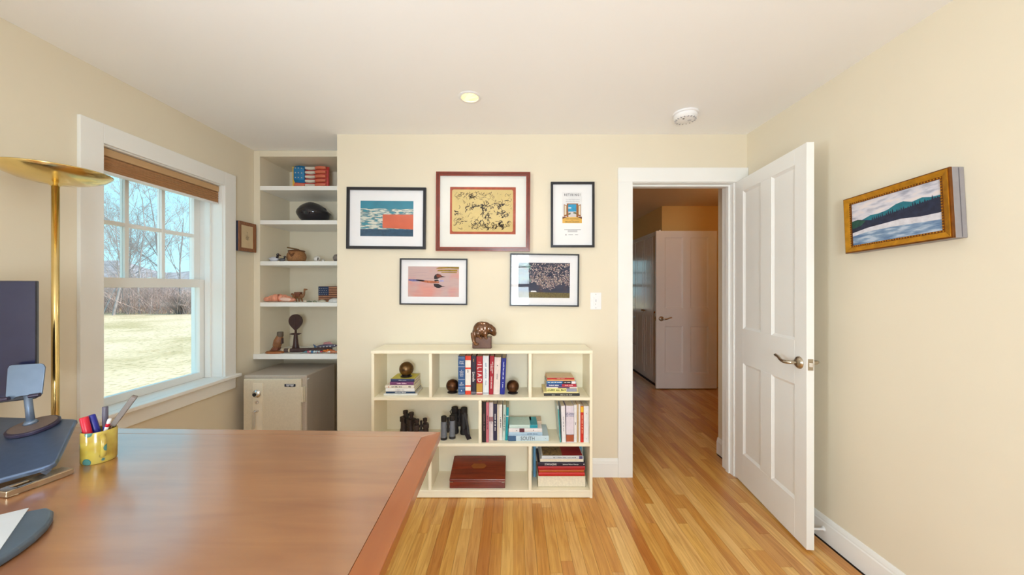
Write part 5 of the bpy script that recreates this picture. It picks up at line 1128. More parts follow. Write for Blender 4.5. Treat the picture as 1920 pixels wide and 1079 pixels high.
MB().tube([(cc(860, 250)[0], 0, cc(860, 250)[1]), (cc(810, 235)[0], 0, cc(810, 235)[1]), (a, 0, b)], [0.008, 0.010, 0.009], 10).build('rump_bag', M_camel, t, smooth=True)
a, b = cc(880, 230); a2, b2 = cc(1020, 180)
MB().box(a, a2, -0.020, 0.020, b, b2).build('saddle', M_camel_d, t, 0.003)
MB().box(a + 0.006, a2 - 0.006, -0.0225, 0.0225, b - 0.020, b + 0.004).build('saddle_blanket', M_camel_d, t, 0.003)
Y = 2.96
t = thing('flag_block', 'dark wooden block painted as a faded stars and stripes flag', 'flag ornament', (AX(616, Y), Y, z4))
bw_, bh_ = (634 - 598.5) * Y / F, AZ(534.5, Y) - z4 - 0.012
MB().box(-bw_ / 2, bw_ / 2, -0.012, 0.012, 0, bh_).build('block', mat('flag_brown', (104, 62, 44), 0.7, var=0.2, scale=40), t, 0.003)
ns = 7
for i in range(ns):
    z0_ = bh_ * (i + 0.10) / ns; z1_ = bh_ * (i + 0.55) / ns
    MB().box(-bw_ / 2 + 0.002 if z1_ < bh_ * 0.40 else 0.006, bw_ / 2 - 0.002, -0.0135, -0.0115, z0_, z1_).build('stripe', mat('flag_tan', (176, 124, 92), 0.7, var=0.2, scale=60), t)
cn = MB().box(-bw_ / 2 + 0.002, 0.008, -0.0145, -0.0115, bh_ * 0.42, bh_ - 0.003).build('canton', mat('flag_navy', (34, 48, 82), 0.6, var=0.15, scale=60), t)
for i in range(4):
    for j in range(5):
        x = -bw_ / 2 + 0.010 + j * (bw_ * 0.46 / 5) + (0.004 if i % 2 else 0); z_ = bh_ * 0.48 + i * bh_ * 0.125
        MB().prism([(x + 0.0028 * math.cos(k * 1.2566 + 0.3), z_ + 0.0028 * math.sin(k * 1.2566 + 0.3)) for k in range(5)], -0.0152, -0.0144, 'y').build('star', mat('flag_star', (196, 200, 196), 0.7), cn)
def clam(label, u, Yc, w_, h_, d_, rgb, rz=0):
    t = tag(MB().ball((0, 0, 0), (w_ / 2, d_ / 2, h_), 20, 12).build('sea_shell', mat('shell_%d_%d_%d' % rgb, rgb, 0.45, var=0.12, scale=40, bump=0.3), loc=(AX(u, Yc), Yc, z4), rot=(0, 0, R(rz)), smooth=True), label, 'shell', 'sea shells on the fourth shelf')
    for v_ in t.data.vertices:
        a_ = math.atan2(v_.co.y + d_ * 0.5, v_.co.x); s_ = 1 + 0.04 * math.sin(a_ * 22)
        v_.co.z = max(0.0, v_.co.z) * s_
clam('large white clam shell at the right end of the fourth shelf', 627, 2.885, 0.090, 0.034, 0.06, (214, 212, 210), 12)
clam('cream scallop shell in front of the dark flag block', 604, 2.88, 0.066, 0.020, 0.05, (200, 192, 172), 0)
clam('small pale shell just right of the camel', 572.5, 2.885, 0.030, 0.016, 0.026, (216, 200, 184), 0)
clam('mottled green shell right of the camel', 580, 2.89, 0.040, 0.011, 0.032, (110, 116, 96), 10)
clam('small olive shell beside the mottled green shell', 590, 2.89, 0.034, 0.012, 0.028, (130, 132, 108), -10)
# fifth shelf
z5 = SZ[4] + 0.0005
M_hawk = mat('carved_brown', (132, 88, 56), 0.5, var=0.25, scale=50)
M_dk = mat('dark_carved_wood', (70, 46, 44), 0.45, var=0.2, scale=40)
Y = 2.875
kk = Y / F / 10.79
def c5(x, y): return ((x - 330) * kk, (880 - y) * kk)
t = thing('bird_carving', 'carved wooden bird figure on an oval base', 'carving', (AX(515.5, Y), Y, z5))
MB().lathe([(0, 0), (0.072, 0), (0.074, 0.006), (0.066, 0.014), (0, 0.016)], n=32, sx=1.0, sy=0.55).build('base', mat('orange_wood', (160, 98, 56), 0.45, var=0.15), t, smooth=True)
mb = MB()
mb.tube([(c5(345, 775)[0], 0, c5(345, 775)[1]), (c5(365, 740)[0], 0, c5(365, 740)[1]), (c5(400, 640)[0], 0, c5(400, 640)[1]), (c5(425, 560)[0], 0, c5(425, 560)[1]), (c5(435, 520)[0], 0, c5(435, 520)[1])], [0.020, 0.030, 0.034, 0.026, 0.020], 14)
mb.tube([(c5(320, 770)[0], 0, c5(320, 770)[1]), (c5(260, 815)[0], 0, c5(260, 815)[1])], [0.016, 0.008], 10)
mb.build('body', M_hawk, t, remesh=0.003)
a, b = c5(438, 495)
MB().lathe([(0.021, -0.022), (0.023, -0.018), (0.023, 0.014), (0.020, 0.017), (0, 0.017)], (a, 0, b), 18).build('crown_cap', mat('cap_grey', (92, 80, 68), 0.6, var=0.2), t)
p0, p1, p2 = c5(470, 600), c5(490, 690), c5(455, 700)
MB().prism([(p0[0] - 0.014, p0[1]), (p2[0], p2[1]), (p1[0], p1[1]), (p0[0] + 0.006, p0[1] + 0.01)], -0.014, 0.014, 'y').build('wing_tip', M_dk, t, 0.003)
p0, p1 = c5(240, 830), c5(430, 770)
MB().prism([(p0[0], p0[1]), (p1[0] - 0.01, p0[1]), (p1[0], p1[1]), (p0[0] + 0.05, p1[1] + 0.010)], -0.022, 0.022, 'y').build('tail_block', mat('tail_brown', (120, 70, 50), 0.5, var=0.2), t, 0.004)
# doll with a round flat head
Y = 3.03; kk = Y / F / 10.79
def c6(x, y): return ((x - 750) * kk, (790 - y) * kk)
t = thing('wooden_doll', 'dark wooden doll figure with a large flat oval head', 'carving', (AX(554.5, Y), Y, z5))
hd = []
for k in range(40):
    a_ = 2 * math.pi * k / 40; x = 133 * math.cos(a_); y_ = 135 * math.sin(a_)
    if y_ < 0: x *= 1 - 0.78 * (abs(math.sin(a_)) ** 2.2); y_ *= 1.45
    hd.append(((x) * kk, (790 - 210 + y_) * kk))
MB().prism(hd, -0.011, 0.011, 'y').build('head', M_dk, t, 0.006, 3)
MB().box(-0.003, 0.003, -0.016, -0.010, c6(0, 350)[1], c6(0, 130)[1]).build('nose_ridge', M_dk, t, 0.002)
MB().lathe([(c6(820, 0)[0], 0), (c6(818, 0)[0], 0.012), (c6(800, 0)[0], c6(0, 680)[1]), (c6(785, 0)[0], c6(0, 490)[1]), (c6(772, 0)[0], c6(0, 470)[1]), (c6(770, 0)[0], c6(0, 395)[1]), (0, c6(0, 390)[1])], n=24).build('body', M_dk, t, smooth=True)
MB().tube([(c6(630, 0)[0], 0, c6(0, 476)[1]), (c6(690, 0)[0], 0, c6(0, 472)[1]), (c6(810, 0)[0], 0, c6(0, 472)[1]), (c6(862, 0)[0], 0, c6(0, 464)[1])], [0.003, 0.009, 0.009, 0.003], 10).build('arms', M_dk, t, smooth=True)
# flute
Y = 2.915
t = thing('wooden_flute', 'dark wooden flute with pale bands lying on the lowest shelf', 'flute', (AX(575, Y), 2.925, z5 + 0.0165), (0, 0, R(9)))
fl_ = MB().lathe([(0.0, -0.185), (0.0105, -0.185), (0.0150, -0.183), (0.0158, -0.08), (0.0158, 0.10), (0.0125, 0.19), (0, 0.19)], n=20).build('tube', M_dk, t, rot=(0, R(90), 0)); smooth_by_angle(fl_, 35)
for a_, b_, m_ in ((-0.186, -0.172, mat('bone', (206, 186, 156), 0.5)), (-0.170, -0.142, mat('band_grey', (88, 70, 66), 0.5)), (-0.140, -0.128, mat('bone', (206, 186, 156)))):
    MB().lathe([(0.0154, a_), (0.0166, a_ + 0.001), (0.0166, b_ - 0.001), (0.0154, b_)], n=20).build('band', m_, t, rot=(0, R(90), 0))
for x in (-0.07, -0.03, 0.01, 0.05): MB().lathe([(0, 0.0161), (0.0035, 0.0161)], n=12).build('finger_hole', M_black, t, loc=(x, -0.0012, 0.0))
# fish
Y = 2.955
t = thing('painted_fish', 'grey-blue and pink striped wooden fish on the lowest shelf', 'carving', (AX(612, 3.0), 3.005, z5 + 0.033), (0, R(-3), R(6)))
o = MB().ball((0, 0, 0), (0.085, 0.016, 0.018), 24, 12).build('body', mat('fish_grey', (96, 90, 110), 0.4, var=0.3, scale=60), t, smooth=True)
MB().prism([(-0.075, 0), (-0.108, 0.026), (-0.098, 0.0), (-0.104, -0.016)], -0.004, 0.004, 'y').build('tail_fin', mat('fish_blue', (76, 104, 140), 0.4, var=0.2), t, 0.001)
MB().prism([(-0.03, 0.014), (0.05, 0.012), (0.03, 0.036), (-0.02, 0.034)], -0.003, 0.003, 'y').build('dorsal_fin', mat('fish_pink', (186, 128, 128), 0.5, var=0.3, scale=90), t, 0.001)
for i in range(4): MB().box(-0.05 + i * 0.026, -0.038 + i * 0.026, -0.0168, -0.0135, -0.006, 0.004).build('stripe', mat('fish_pale', (214, 200, 196), 0.5), t)
MB().ball((0.066, -0.011, 0.004), 0.004, 10, 6).build('eye', M_white, t)
MB().box(-0.02, 0.02, -0.006, 0.006, -0.030, -0.014).build('stand', M_dk, t)
# beaded and painted critters in front
def critter(name, label, u, Yc, L, r_, segs, rz, tail):
    t = thing(name, label, 'toy', (AX(u, Yc), Yc, z5 + r_ + 0.0006), (0, 0, R(rz)), group='small painted toys on the lowest shelf')
    n = len(segs)
    for i, c_ in enumerate(segs):
        f_ = (i + 0.5) / n; rr_ = r_ * (0.55 + 0.45 * math.sin(math.pi * min(1, f_ * 1.1)))
        MB().ball((-L / 2 + L * f_, 0.004 * math.sin(i * 1.3), 0), (L / n * 0.62, rr_, rr_), 12, 8).build('body_segment', mat('toy_%d_%d_%d' % c_, c_, 0.45, var=0.2, scale=90), t, smooth=True)
    MB().tube([(-L / 2 + 0.005, 0, 0), (-L / 2 - tail, 0.004, -r_ * 0.4)], [r_ * 0.45, r_ * 0.15], 8).build('tail', mat('toy_%d_%d_%d' % segs[0], segs[0]), t, smooth=True)
    for s_ in (-1, 1):
        for x in (-L * 0.2, L * 0.22):
            MB().tube([(x, 0, 0), (x + 0.006, s_ * r_ * 1.5, -r_ * 0.3), (x + 0.010, s_ * r_ * 2.0, -r_ * 0.8)], [r_ * 0.35, r_ * 0.3, r_ * 0.2], 8).build('leg', mat('toy_%d_%d_%d' % segs[1], segs[1]), t, smooth=True)
critter('beaded_lizard', 'blue, white and pink beaded lizard toy at the front of the lowest shelf', 588, 2.868, 0.135, 0.011, [(84, 140, 160), (196, 84, 110), (214, 204, 190), (60, 120, 168), (200, 206, 208), (170, 192, 200), (196, 204, 206), (190, 60, 84)], 4, 0.02)
critter('orange_lizard', 'bright orange lizard toy behind the beaded one', 617, 2.905, 0.090, 0.012, [(222, 120, 44), (228, 124, 40), (214, 108, 40), (190, 96, 44)], 6, 0.014)
critter('tan_lizard', 'tan and white lizard toy at the right end of the lowest shelf', 624, 2.865, 0.080, 0.010, [(226, 214, 206), (196, 128, 92), (202, 132, 96), (190, 120, 88)], -4, 0.012)
# ------------------------------------------------------------------ desk objects
# floor lamp (torchiere)
M_brass = mat('polished_brass', (232, 206, 140), 0.18, 1.0, var=0.06, scale=20)
lp = thing('floor_lamp', 'brass torchiere floor lamp with a wide dish beside the window', 'floor lamp', (-1.885, 1.472, 0))
o = MB().lathe([(0, 0), (0.125, 0), (0.128, 0.006), (0.120, 0.018), (0.060, 0.026), (0.016, 0.034), (0, 0.034)], n=40).build('base', M_brass, lp); smooth_by_angle(o, 35)
MB().lathe([(0.0115, 0.03), (0.0115, 1.775), (0, 1.775)], n=20).build('pole', M_brass, lp, smooth=True)
MB().lathe([(0.0115, 0.42), (0.0145, 0.425), (0.0145, 0.455), (0.0115, 0.46)], n=20).build('pole_joint', M_brass, lp)
o = MB().lathe([(0.013, 1.765), (0.020, 1.772), (0.060, 1.778), (0.105, 1.790), (0.140, 1.806), (0.160, 1.824), (0.1615, 1.828), (0.157, 1.826), (0.137, 1.810), (0.10, 1.795), (0.05, 1.785), (0, 1.782)], n=56).build('dish_shade', M_brass, lp, smooth=True)
MB().lathe([(0, 1.783), (0.03, 1.787), (0.03, 1.80), (0, 1.80)], n=24).build('bulb_holder', M_white, lp)
# mug with pens
mp_ = PZ(186, 863, DZT)
MR, MH = 0.0415, 0.102
def mug_mat(n, l, b):
    co = n.new('ShaderNodeTexCoord'); vo = n.new('ShaderNodeTexVoronoi'); vo.inputs['Scale'].default_value = 22; vo.inputs['Randomness'].default_value = 0.55; l.new(co.outputs['Object'], vo.inputs['Vector'])
    r = ramp(n, [(0.22, (84, 152, 148)), (0.27, (50, 116, 120)), (0.30, (206, 186, 84)), (1.0, (208, 188, 88))]); l.new(vo.outputs['Distance'], r.inputs[0])
    no = n.new('ShaderNodeTexNoise'); no.inputs['Scale'].default_value = 16; l.new(co.outputs['Object'], no.inputs['Vector'])
    r2 = ramp(n, [(0.35, (212, 190, 150)), (0.6, (255, 255, 255))]); l.new(no.outputs['Fac'], r2.inputs[0])
    mx = n.new('ShaderNodeMix'); mx.data_type = 'RGBA'; mx.blend_type = 'MULTIPLY'; mx.inputs['Factor'].default_value = 0.8
    l.new(r.outputs[0], mx.inputs['A']); l.new(r2.outputs[0], mx.inputs['B']); l.new(mx.outputs['Result'], b.inputs['Base Color']); b.inputs['Roughness'].default_value = 0.2; b.inputs['Coat Weight'].default_value = 0.6
M_mug = art_mat('mug_glaze', mug_mat)
t = thing('pen_mug', 'yellow mug with teal spots holding pens on the desk', 'mug', (mp_.x, mp_.y, DZT + 0.0005))
o = MB().lathe([(0, 0), (MR * 0.93, 0), (MR, 0.005), (MR, MH - 0.003), (MR - 0.002, MH), (MR - 0.0045, MH - 0.002), (MR - 0.0045, 0.006), (0, 0.006)], n=44).build('cup', M_mug, t); smooth_by_angle(o, 40)
ha = math.atan2(-mp_.y, -mp_.x) + R(8)                                     # handle faces the viewer
hx, hy = math.cos(ha), math.sin(ha)
pts = [(MR - 0.002, 0.086), (MR + 0.014, 0.090), (MR + 0.027, 0.078), (MR + 0.029, 0.055), (MR + 0.020, 0.032), (MR - 0.002, 0.024)]
MB().tube([(hx * a, hy * a, b) for a, b in pts], [0.0065, 0.0072, 0.0072, 0.007, 0.007, 0.0065], 12).build('handle', M_mug, t, smooth=True)
rim = mp_ + Vector((0, 0, MH))
def pen(name, label, cat, base, top, parts):
    """base/top world offsets from the mug centre; parts: list of (name, f0, f1, radius, material)"""
    base, top = Vector(base), Vector(top); d = top - base
    t = thing(name, label, cat, (mp_.x + base.x, mp_.y + base.y, DZT + base.z), d.to_track_quat('Z', 'Y').to_euler())
    L = d.length
    for nm, f0, f1, r_, m_ in parts:
        o = MB().lathe([(0, L * f0), (r_ * 0.9, L * f0), (r_, L * f0 + 0.001), (r_, L * f1 - 0.002), (r_ * 0.85, L * f1), (0, L * f1)], n=16).build(nm, m_, t); smooth_by_angle(o, 40)
    return t
M_mr = mat('marker_red', (206, 24, 52), 0.35); M_mb = mat('marker_blue', (44, 50, 150), 0.35); M_mk = mat('marker_black', (34, 32, 44), 0.4); M_gp = mat('grey_pen', (96, 92, 108), 0.4)
def off(u, v, Y): p_ = PY(u, v, Y); return (p_.x - mp_.x, p_.y - mp_.y, p_.z - DZT)
Ym = mp_.y
pen('red_marker', 'thick red capped marker leaning left in the mug', 'marker', (-0.004, -0.012, 0.012), off(157, 783, Ym - 0.018), [('barrel', 0, 0.55, 0.009, M_white), ('cap', 0.54, 1.0, 0.0105, M_mr)])
pen('blue_marker', 'thick blue capped marker behind the red one', 'marker', (-0.004, 0.018, 0.012), off(170, 779, Ym + 0.004), [('barrel', 0, 0.55, 0.009, M_mk), ('cap', 0.54, 1.0, 0.0105, M_mb)])
pen('grey_pen', 'dark grey ballpoint standing upright in the mug', 'pen', (0.006, 0.014, 0.009), off(197, 763, Ym + 0.018), [('barrel', 0, 0.62, 0.006, M_mb), ('cap', 0.60, 1.0, 0.0075, M_gp)])
pen('white_pen', 'white pen with a red ring in the mug', 'pen', (-0.012, 0.002, 0.009), off(206, 786, Ym + 0.006), [('barrel', 0, 0.80, 0.005, M_white), ('ring', 0.80, 0.88, 0.0055, M_mr), ('tip', 0.88, 1.0, 0.005, M_white)])
# scissors: two long grey-brown handles rising to the right
t = pen('letter_opener', 'grey-brown letter opener leaning right out of the mug', 'letter opener', (-0.020, -0.015, 0.012), off(254, 742, Ym + 0.05), [])
L = (Vector(off(254, 742, Ym + 0.05)) - Vector((-0.020, -0.015, 0.012))).length
MB().prism(rrect(-0.006, 0.006, 0, L * 0.62, 0.002), -0.0015, 0.0015, 'y').build('blade', mat('blade_brown', (120, 84, 72), 0.35, 0.6), t)
MB().prism(rrect(-0.010, 0.010, L * 0.50, L, 0.009), -0.0075, 0.0075, 'y').build('handle', mat('handle_taupe', (128, 118, 112), 0.4, var=0.1), t, 0.002)
MB().prism(rrect(-0.0015, 0.0015, L * 0.60, L * 0.97, 0.001), -0.0080, 0.0080, 'y').build('handle_groove', M_mk, t)
# tilted tray (laptop stand) with foot
M_tray = mat('blue_grey_sky_sheen', (104, 122, 152), 0.30, 0.7, var=0.05, scale=60)  # blue-grey lightened to put the sky's reflection into the base colour
M_tray_e = mat('blue_grey_edge', (96, 106, 126), 0.35, 0.55, var=0.04)
c1 = Vector((-1.546, 1.272, 0.880)); c2 = Vector((-1.353, 1.058, 0.830)); c0 = Vector((-1.93, 1.290, 0.884))
nrm = (c0 - c1).cross(c2 - c1).normalized()
if nrm.z < 0: nrm = -nrm
def onplane(x, y, o=0.0):
    z = c1.z - (nrm.x * (x - c1.x) + nrm.y * (y - c1.y)) / nrm.z; return Vector((x, y, z)) + nrm * o
outl = [(-1.862, 1.2865), (-1.565, 1.2735), (-1.548, 1.268), (-1.540, 1.258), (-1.372, 1.078), (-1.360, 1.062), (-1.3585, 1.050), (-1.366, 1.040), (-1.385, 1.026), (-1.53, 0.925), (-1.56, 0.925)]
tr = thing('laptop_stand', 'blue-grey metal laptop stand tray at the left end of the desk', 'laptop stand', (-1.42, 1.05, DZT))
vs = [onplane(x, y) - Vector((-1.42, 1.05, DZT)) for x, y in outl] + [onplane(x, y, -0.016) - Vector((-1.42, 1.05, DZT)) for x, y in outl]
n = len(outl)
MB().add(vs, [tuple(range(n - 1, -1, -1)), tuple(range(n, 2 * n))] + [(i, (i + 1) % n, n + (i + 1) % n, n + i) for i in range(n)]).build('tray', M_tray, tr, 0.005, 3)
M_foot = mat('brushed_champagne', (190, 172, 146), 0.25, 0.9, var=0.08)
fb = Vector((-1.42, 1.05, DZT))
ft = MB()
f0, f1 = Vector((-1.385, 0.965, 0)), Vector((-1.362, 1.095, 0)); dd = (f1 - f0).normalized(); pp = Vector((dd.y, -dd.x, 0))
def bar_with_slot(a, b, wd, z0, z1, sl0, sl1):
    """flat bar from a to b with a long slot; built from four pieces as one mesh"""
    mb = MB(); Lb = (b - a).length
    def pc(s0, s1, t0, t1): 
        q_ = [a + dd * s0 + pp * t0, a + dd * s1 + pp * t0, a + dd * s1 + pp * t1, a + dd * s0 + pp * t1]
        mb.prism([(p_.x - fb.x, p_.y - fb.y) for p_ in q_], z0 - DZT, z1 - DZT, 'z')
    pc(0, sl0, -wd / 2, wd / 2); pc(sl1, Lb, -wd / 2, wd / 2); pc(sl0, sl1, -wd / 2, -wd * 0.22); pc(sl0, sl1, wd * 0.22, wd / 2)
    return mb
bar_with_slot(f0, f1, 0.046, DZT + 0.0006, DZT + 0.018, 0.020, 0.058).build('foot_bar', M_foot, tr, 0.003)
bar_with_slot(f0 - pp * 0.16 + dd * 0.03, f1 - pp * 0.16 + dd * 0.03, 0.046, DZT + 0.0006, DZT + 0.018, 0.020, 0.058).build('foot_bar', M_foot, tr, 0.003)
for k_ in (0.0, -0.16):
    a_ = f0 + dd * (0.085 + (0.03 if k_ else 0)) + pp * k_; top_ = onplane(a_.x - 0.045, a_.y + 0.02, -0.020)
    MB().tube([(a_.x - fb.x, a_.y - fb.y, 0.028), (top_.x - fb.x, top_.y - fb.y, top_.z - DZT)], [0.010, 0.019], 4).build('strut', M_tray_e, tr)
# phone stand on the tray
def ray_plane(u, v, o=0.0):
    d = Vector(((u - CX) / F, 1.0, (CY - v) / F)); o0 = Vector((0, 0, CAMZ)); s_ = ((c1 + nrm * o) - o0).dot(nrm) / d.dot(nrm); return o0 + d * s_
pb = ray_plane(64, 803, 0.001)
M_ph = mat('slate_blue_metal', (112, 128, 150), 0.38, 0.45, var=0.04, scale=40); M_phd = mat('dark_plum_base', (58, 50, 70), 0.35, 0.3)
ps = thing('phone_stand', 'slate blue phone stand with a round base on the tray', 'phone stand', pb, nrm.to_track_quat('Z', 'Y').to_euler())
o = MB().lathe([(0, 0), (0.058, 0), (0.060, 0.002), (0.060, 0.010), (0.058, 0.012), (0.054, 0.0125), (0, 0.0125)], n=44).build('base_rim', M_phd, ps); smooth_by_angle(o, 35)
MB().lathe([(0, 0.0127), (0.053, 0.0127), (0.053, 0.0135), (0, 0.0135)], n=44).build('base_pad', mat('pad_taupe', (120, 104, 98), 0.4, 0.3), ps)
irot = ps.rotation_euler.to_matrix().inverted()
def wl_(p_): return irot @ (p_ - pb)
ctop = PY(52, 742, pb.y + 0.005); cbot = ray_plane(58, 795, 0.012)
o = MB().tube([wl_(cbot), wl_(cbot + (ctop - cbot) * 0.5), wl_(ctop)], [0.0105, 0.0095, 0.0095], 16).build('column', M_ph, ps, smooth=True)
MB().lathe([(0.018, 0), (0.014, 0.006), (0.0115, 0.010)], (wl_(cbot).x, wl_(cbot).y, 0.0135), 20).build('collar', M_ph, ps, smooth=True)
# cradle plate: outline from the photograph on a vertical plane facing the user
def pl_pt(u, v, back=0.0):
    """plane through the column top, facing (0.30,-0.95)"""
    nn_ = Vector((0.30, -0.95, 0.15)).normalized(); d = Vector(((u - CX) / F, 1.0, (CY - v) / F)); o0 = Vector((0, 0, CAMZ)); s_ = (ctop + nn_ * 0.008 - o0).dot(nn_) / d.dot(nn_); return o0 + d * s_ - nn_ * back
ol = [(10, 744), (14, 692), (17, 687), (22, 685), (76, 682), (81, 684), (84, 689), (78, 740), (57, 741), (40, 743), (30, 745), (22, 750)]
vs = [wl_(pl_pt(u, v)) for u, v in ol] + [wl_(pl_pt(u, v, 0.005)) for u, v in ol]
n = len(ol)
MB().add(vs, [tuple(range(n - 1, -1, -1)), tuple(range(n, 2 * n))] + [(i, (i + 1) % n, n + (i + 1) % n, n + i) for i in range(n)]).build('cradle_plate', M_ph, ps, 0.001)
for ua, ub, va, vb in ((2, 21, 750, 747), (59, 79, 743, 740)):
    a_, b_ = pl_pt(ua, va), pl_pt(ub, vb); nn_ = Vector((0.30, -0.95, 0.15)).normalized()
    MB().tube([wl_(a_ + nn_ * 0.008), wl_(b_ + nn_ * 0.008)], [0.0065, 0.0065], 10).build('support_lip', M_phd, ps)
# monitor
mo = thing('monitor', 'dark slim computer monitor at the left edge', 'monitor', (-1.86, 1.10, DZT), (0, 0, R(38)))
mr = Vector((-1.70, 1.275)); dirm = Vector((-math.cos(R(38)), -math.sin(R(38)))); loc_m = Vector((-1.86, 1.10))
# local x axis follows (cos38, sin38); right edge at s0
s0 = (mr - loc_m).dot(-dirm); t0 = (mr - loc_m).dot(Vector((-math.sin(R(38)), math.cos(R(38)))))
ztop = AZ(527, 1.275) - DZT; zbot = AZ(748, 1.275) - DZT
wm = 0.43
M_scr = mat('dark_screen', (38, 42, 72), 0.12, var=0.05, coat=0.3); M_bez = mat('monitor_bezel', (34, 32, 44), 0.4)
MB().box(s0 - wm, s0, t0, t0 + 0.022, zbot, ztop).build('housing', M_bez, mo, 0.003)
MB().box(s0 - wm + 0.006, s0 - 0.003, t0 - 0.0012, t0 + 0.001, zbot + 0.016, ztop - 0.003).build('screen', M_scr, mo)
MB().box(s0 - wm / 2 - 0.025, s0 - wm / 2 + 0.025, t0 + 0.022, t0 + 0.040, 0.02, ztop - 0.12).build('stand_neck', M_bez, mo, 0.003)
MB().lathe([(0, 0.0006), (0.062, 0.0006), (0.063, 0.008), (0.05, 0.012), (0, 0.013)], (s0 - wm / 2, t0 + 0.02, 0), 32).build('stand_base', M_bez, mo, smooth=False)
# keyboard / trackpad slab nearest the viewer
kc = [PZ(0, 968, 0.800), PZ(90, 950, 0.800), PZ(101, 956, 0.800), PZ(99, 968, 0.800), PZ(90, 982, 0.800), PZ(66, 1004, 0.800), PZ(36, 1026, 0.800), PZ(0, 1048, 0.800)]
kt = thing('trackpad', 'dark rimmed trackpad with a pale grey surface at the desk front', 'trackpad', (-1.15, 0.80, DZT))
pol = [(p_.x + 1.15, p_.y - 0.80) for p_ in kc]
dA = Vector((pol[0][0] - pol[1][0], pol[0][1] - pol[1][1])).normalized(); dB = Vector((pol[7][0] - pol[6][0], pol[7][1] - pol[6][1])).normalized()
pol[0] = (pol[1][0] + dA.x * 0.16, pol[1][1] + dA.y * 0.16); pol[7] = (pol[6][0] + dB.x * 0.08, pol[6][1] + dB.y * 0.08)
pol.append((pol[7][0] + dA.x * 0.15, pol[7][1] + dA.y * 0.15))
MB().prism(pol[::-1], 0.0006, 0.020, 'z').build('slab', mat('slate_rim', (84, 98, 112), 0.4, 0.2, var=0.05), kt, 0.008, 4)
ki = [PZ(-40, 976, 0.8003), PZ(54, 953.5, 0.8003), PZ(0, 1032, 0.8003)]
k3 = [(p_.x + 1.15, p_.y - 0.80) for p_ in ki]; k3.append((k3[2][0] + dB.x * 0.03 , k3[2][1] + dB.y * 0.03)); k3.append((k3[2][0] + dA.x * 0.12, k3[2][1] + dA.y * 0.12))
MB().prism([k3[0], k3[4], k3[3], k3[2], k3[1]], 0.0195, 0.0212, 'z').build('touch_surface', mat('pale_grey_surface', (206, 210, 214), 0.35, var=0.03), kt)
# ------------------------------------------------------------------ outdoors beyond the window
GZ = -0.55
def lawn(n, l, b):
    co = n.new('ShaderNodeTexCoord'); no = n.new('ShaderNodeTexNoise'); no.inputs['Scale'].default_value = 0.32; no.inputs['Detail'].default_value = 5; l.new(co.outputs['Object'], no.inputs['Vector'])
    n2 = n.new('ShaderNodeTexNoise'); n2.inputs['Scale'].default_value = 9; n2.inputs['Detail'].default_value = 6; l.new(co.outputs['Object'], n2.inputs['Vector'])
    r = ramp(n, [(0.34, (196, 168, 126)), (0.50, (230, 198, 164)), (0.65, (240, 206, 176))]); l.new(no.outputs['Fac'], r.inputs[0])
    r2 = ramp(n, [(0.30, (178, 172, 140)), (0.50, (255, 255, 255))]); l.new(n2.outputs['Fac'], r2.inputs[0])
    mx = n.new('ShaderNodeMix'); mx.data_type = 'RGBA'; mx.blend_type = 'MULTIPLY'; mx.inputs['Factor'].default_value = 0.75; l.new(r.outputs[0], mx.inputs['A']); l.new(r2.outputs[0], mx.inputs['B']); l.new(mx.outputs['Result'], b.inputs['Base Color'])
    bp = n.new('ShaderNodeBump'); bp.inputs['Strength'].default_value = 0.6; bp.inputs['Distance'].default_value = 0.05; l.new(n2.outputs['Fac'], bp.inputs['Height']); l.new(bp.outputs[0], b.inputs['Normal']); b.inputs['Roughness'].default_value = 0.95
mb = MB(); nx_, ny_ = 44, 44; vs = []; fs = []
rr = random.Random(8)
for i in range(nx_ + 1):
    for j in range(ny_ + 1):
        x = -2.4 - 78 * (i / nx_) ** 1.3; y = -30 + 100 * j / ny_; vs.append((x, y, GZ + 0.05 * math.sin(x * 0.31) * math.cos(y * 0.23) * min(1, -(x + 2.4) / 8)))
for i in range(nx_):
    for j in range(ny_): a = i * (ny_ + 1) + j; fs.append((a, a + 1, a + ny_ + 2, a + ny_ + 1))
o = mb.add(vs, fs).build('ground', art_mat('winter_lawn', lawn), smooth=True); struct(o, 'pale winter lawn outside the window', 'lawn')
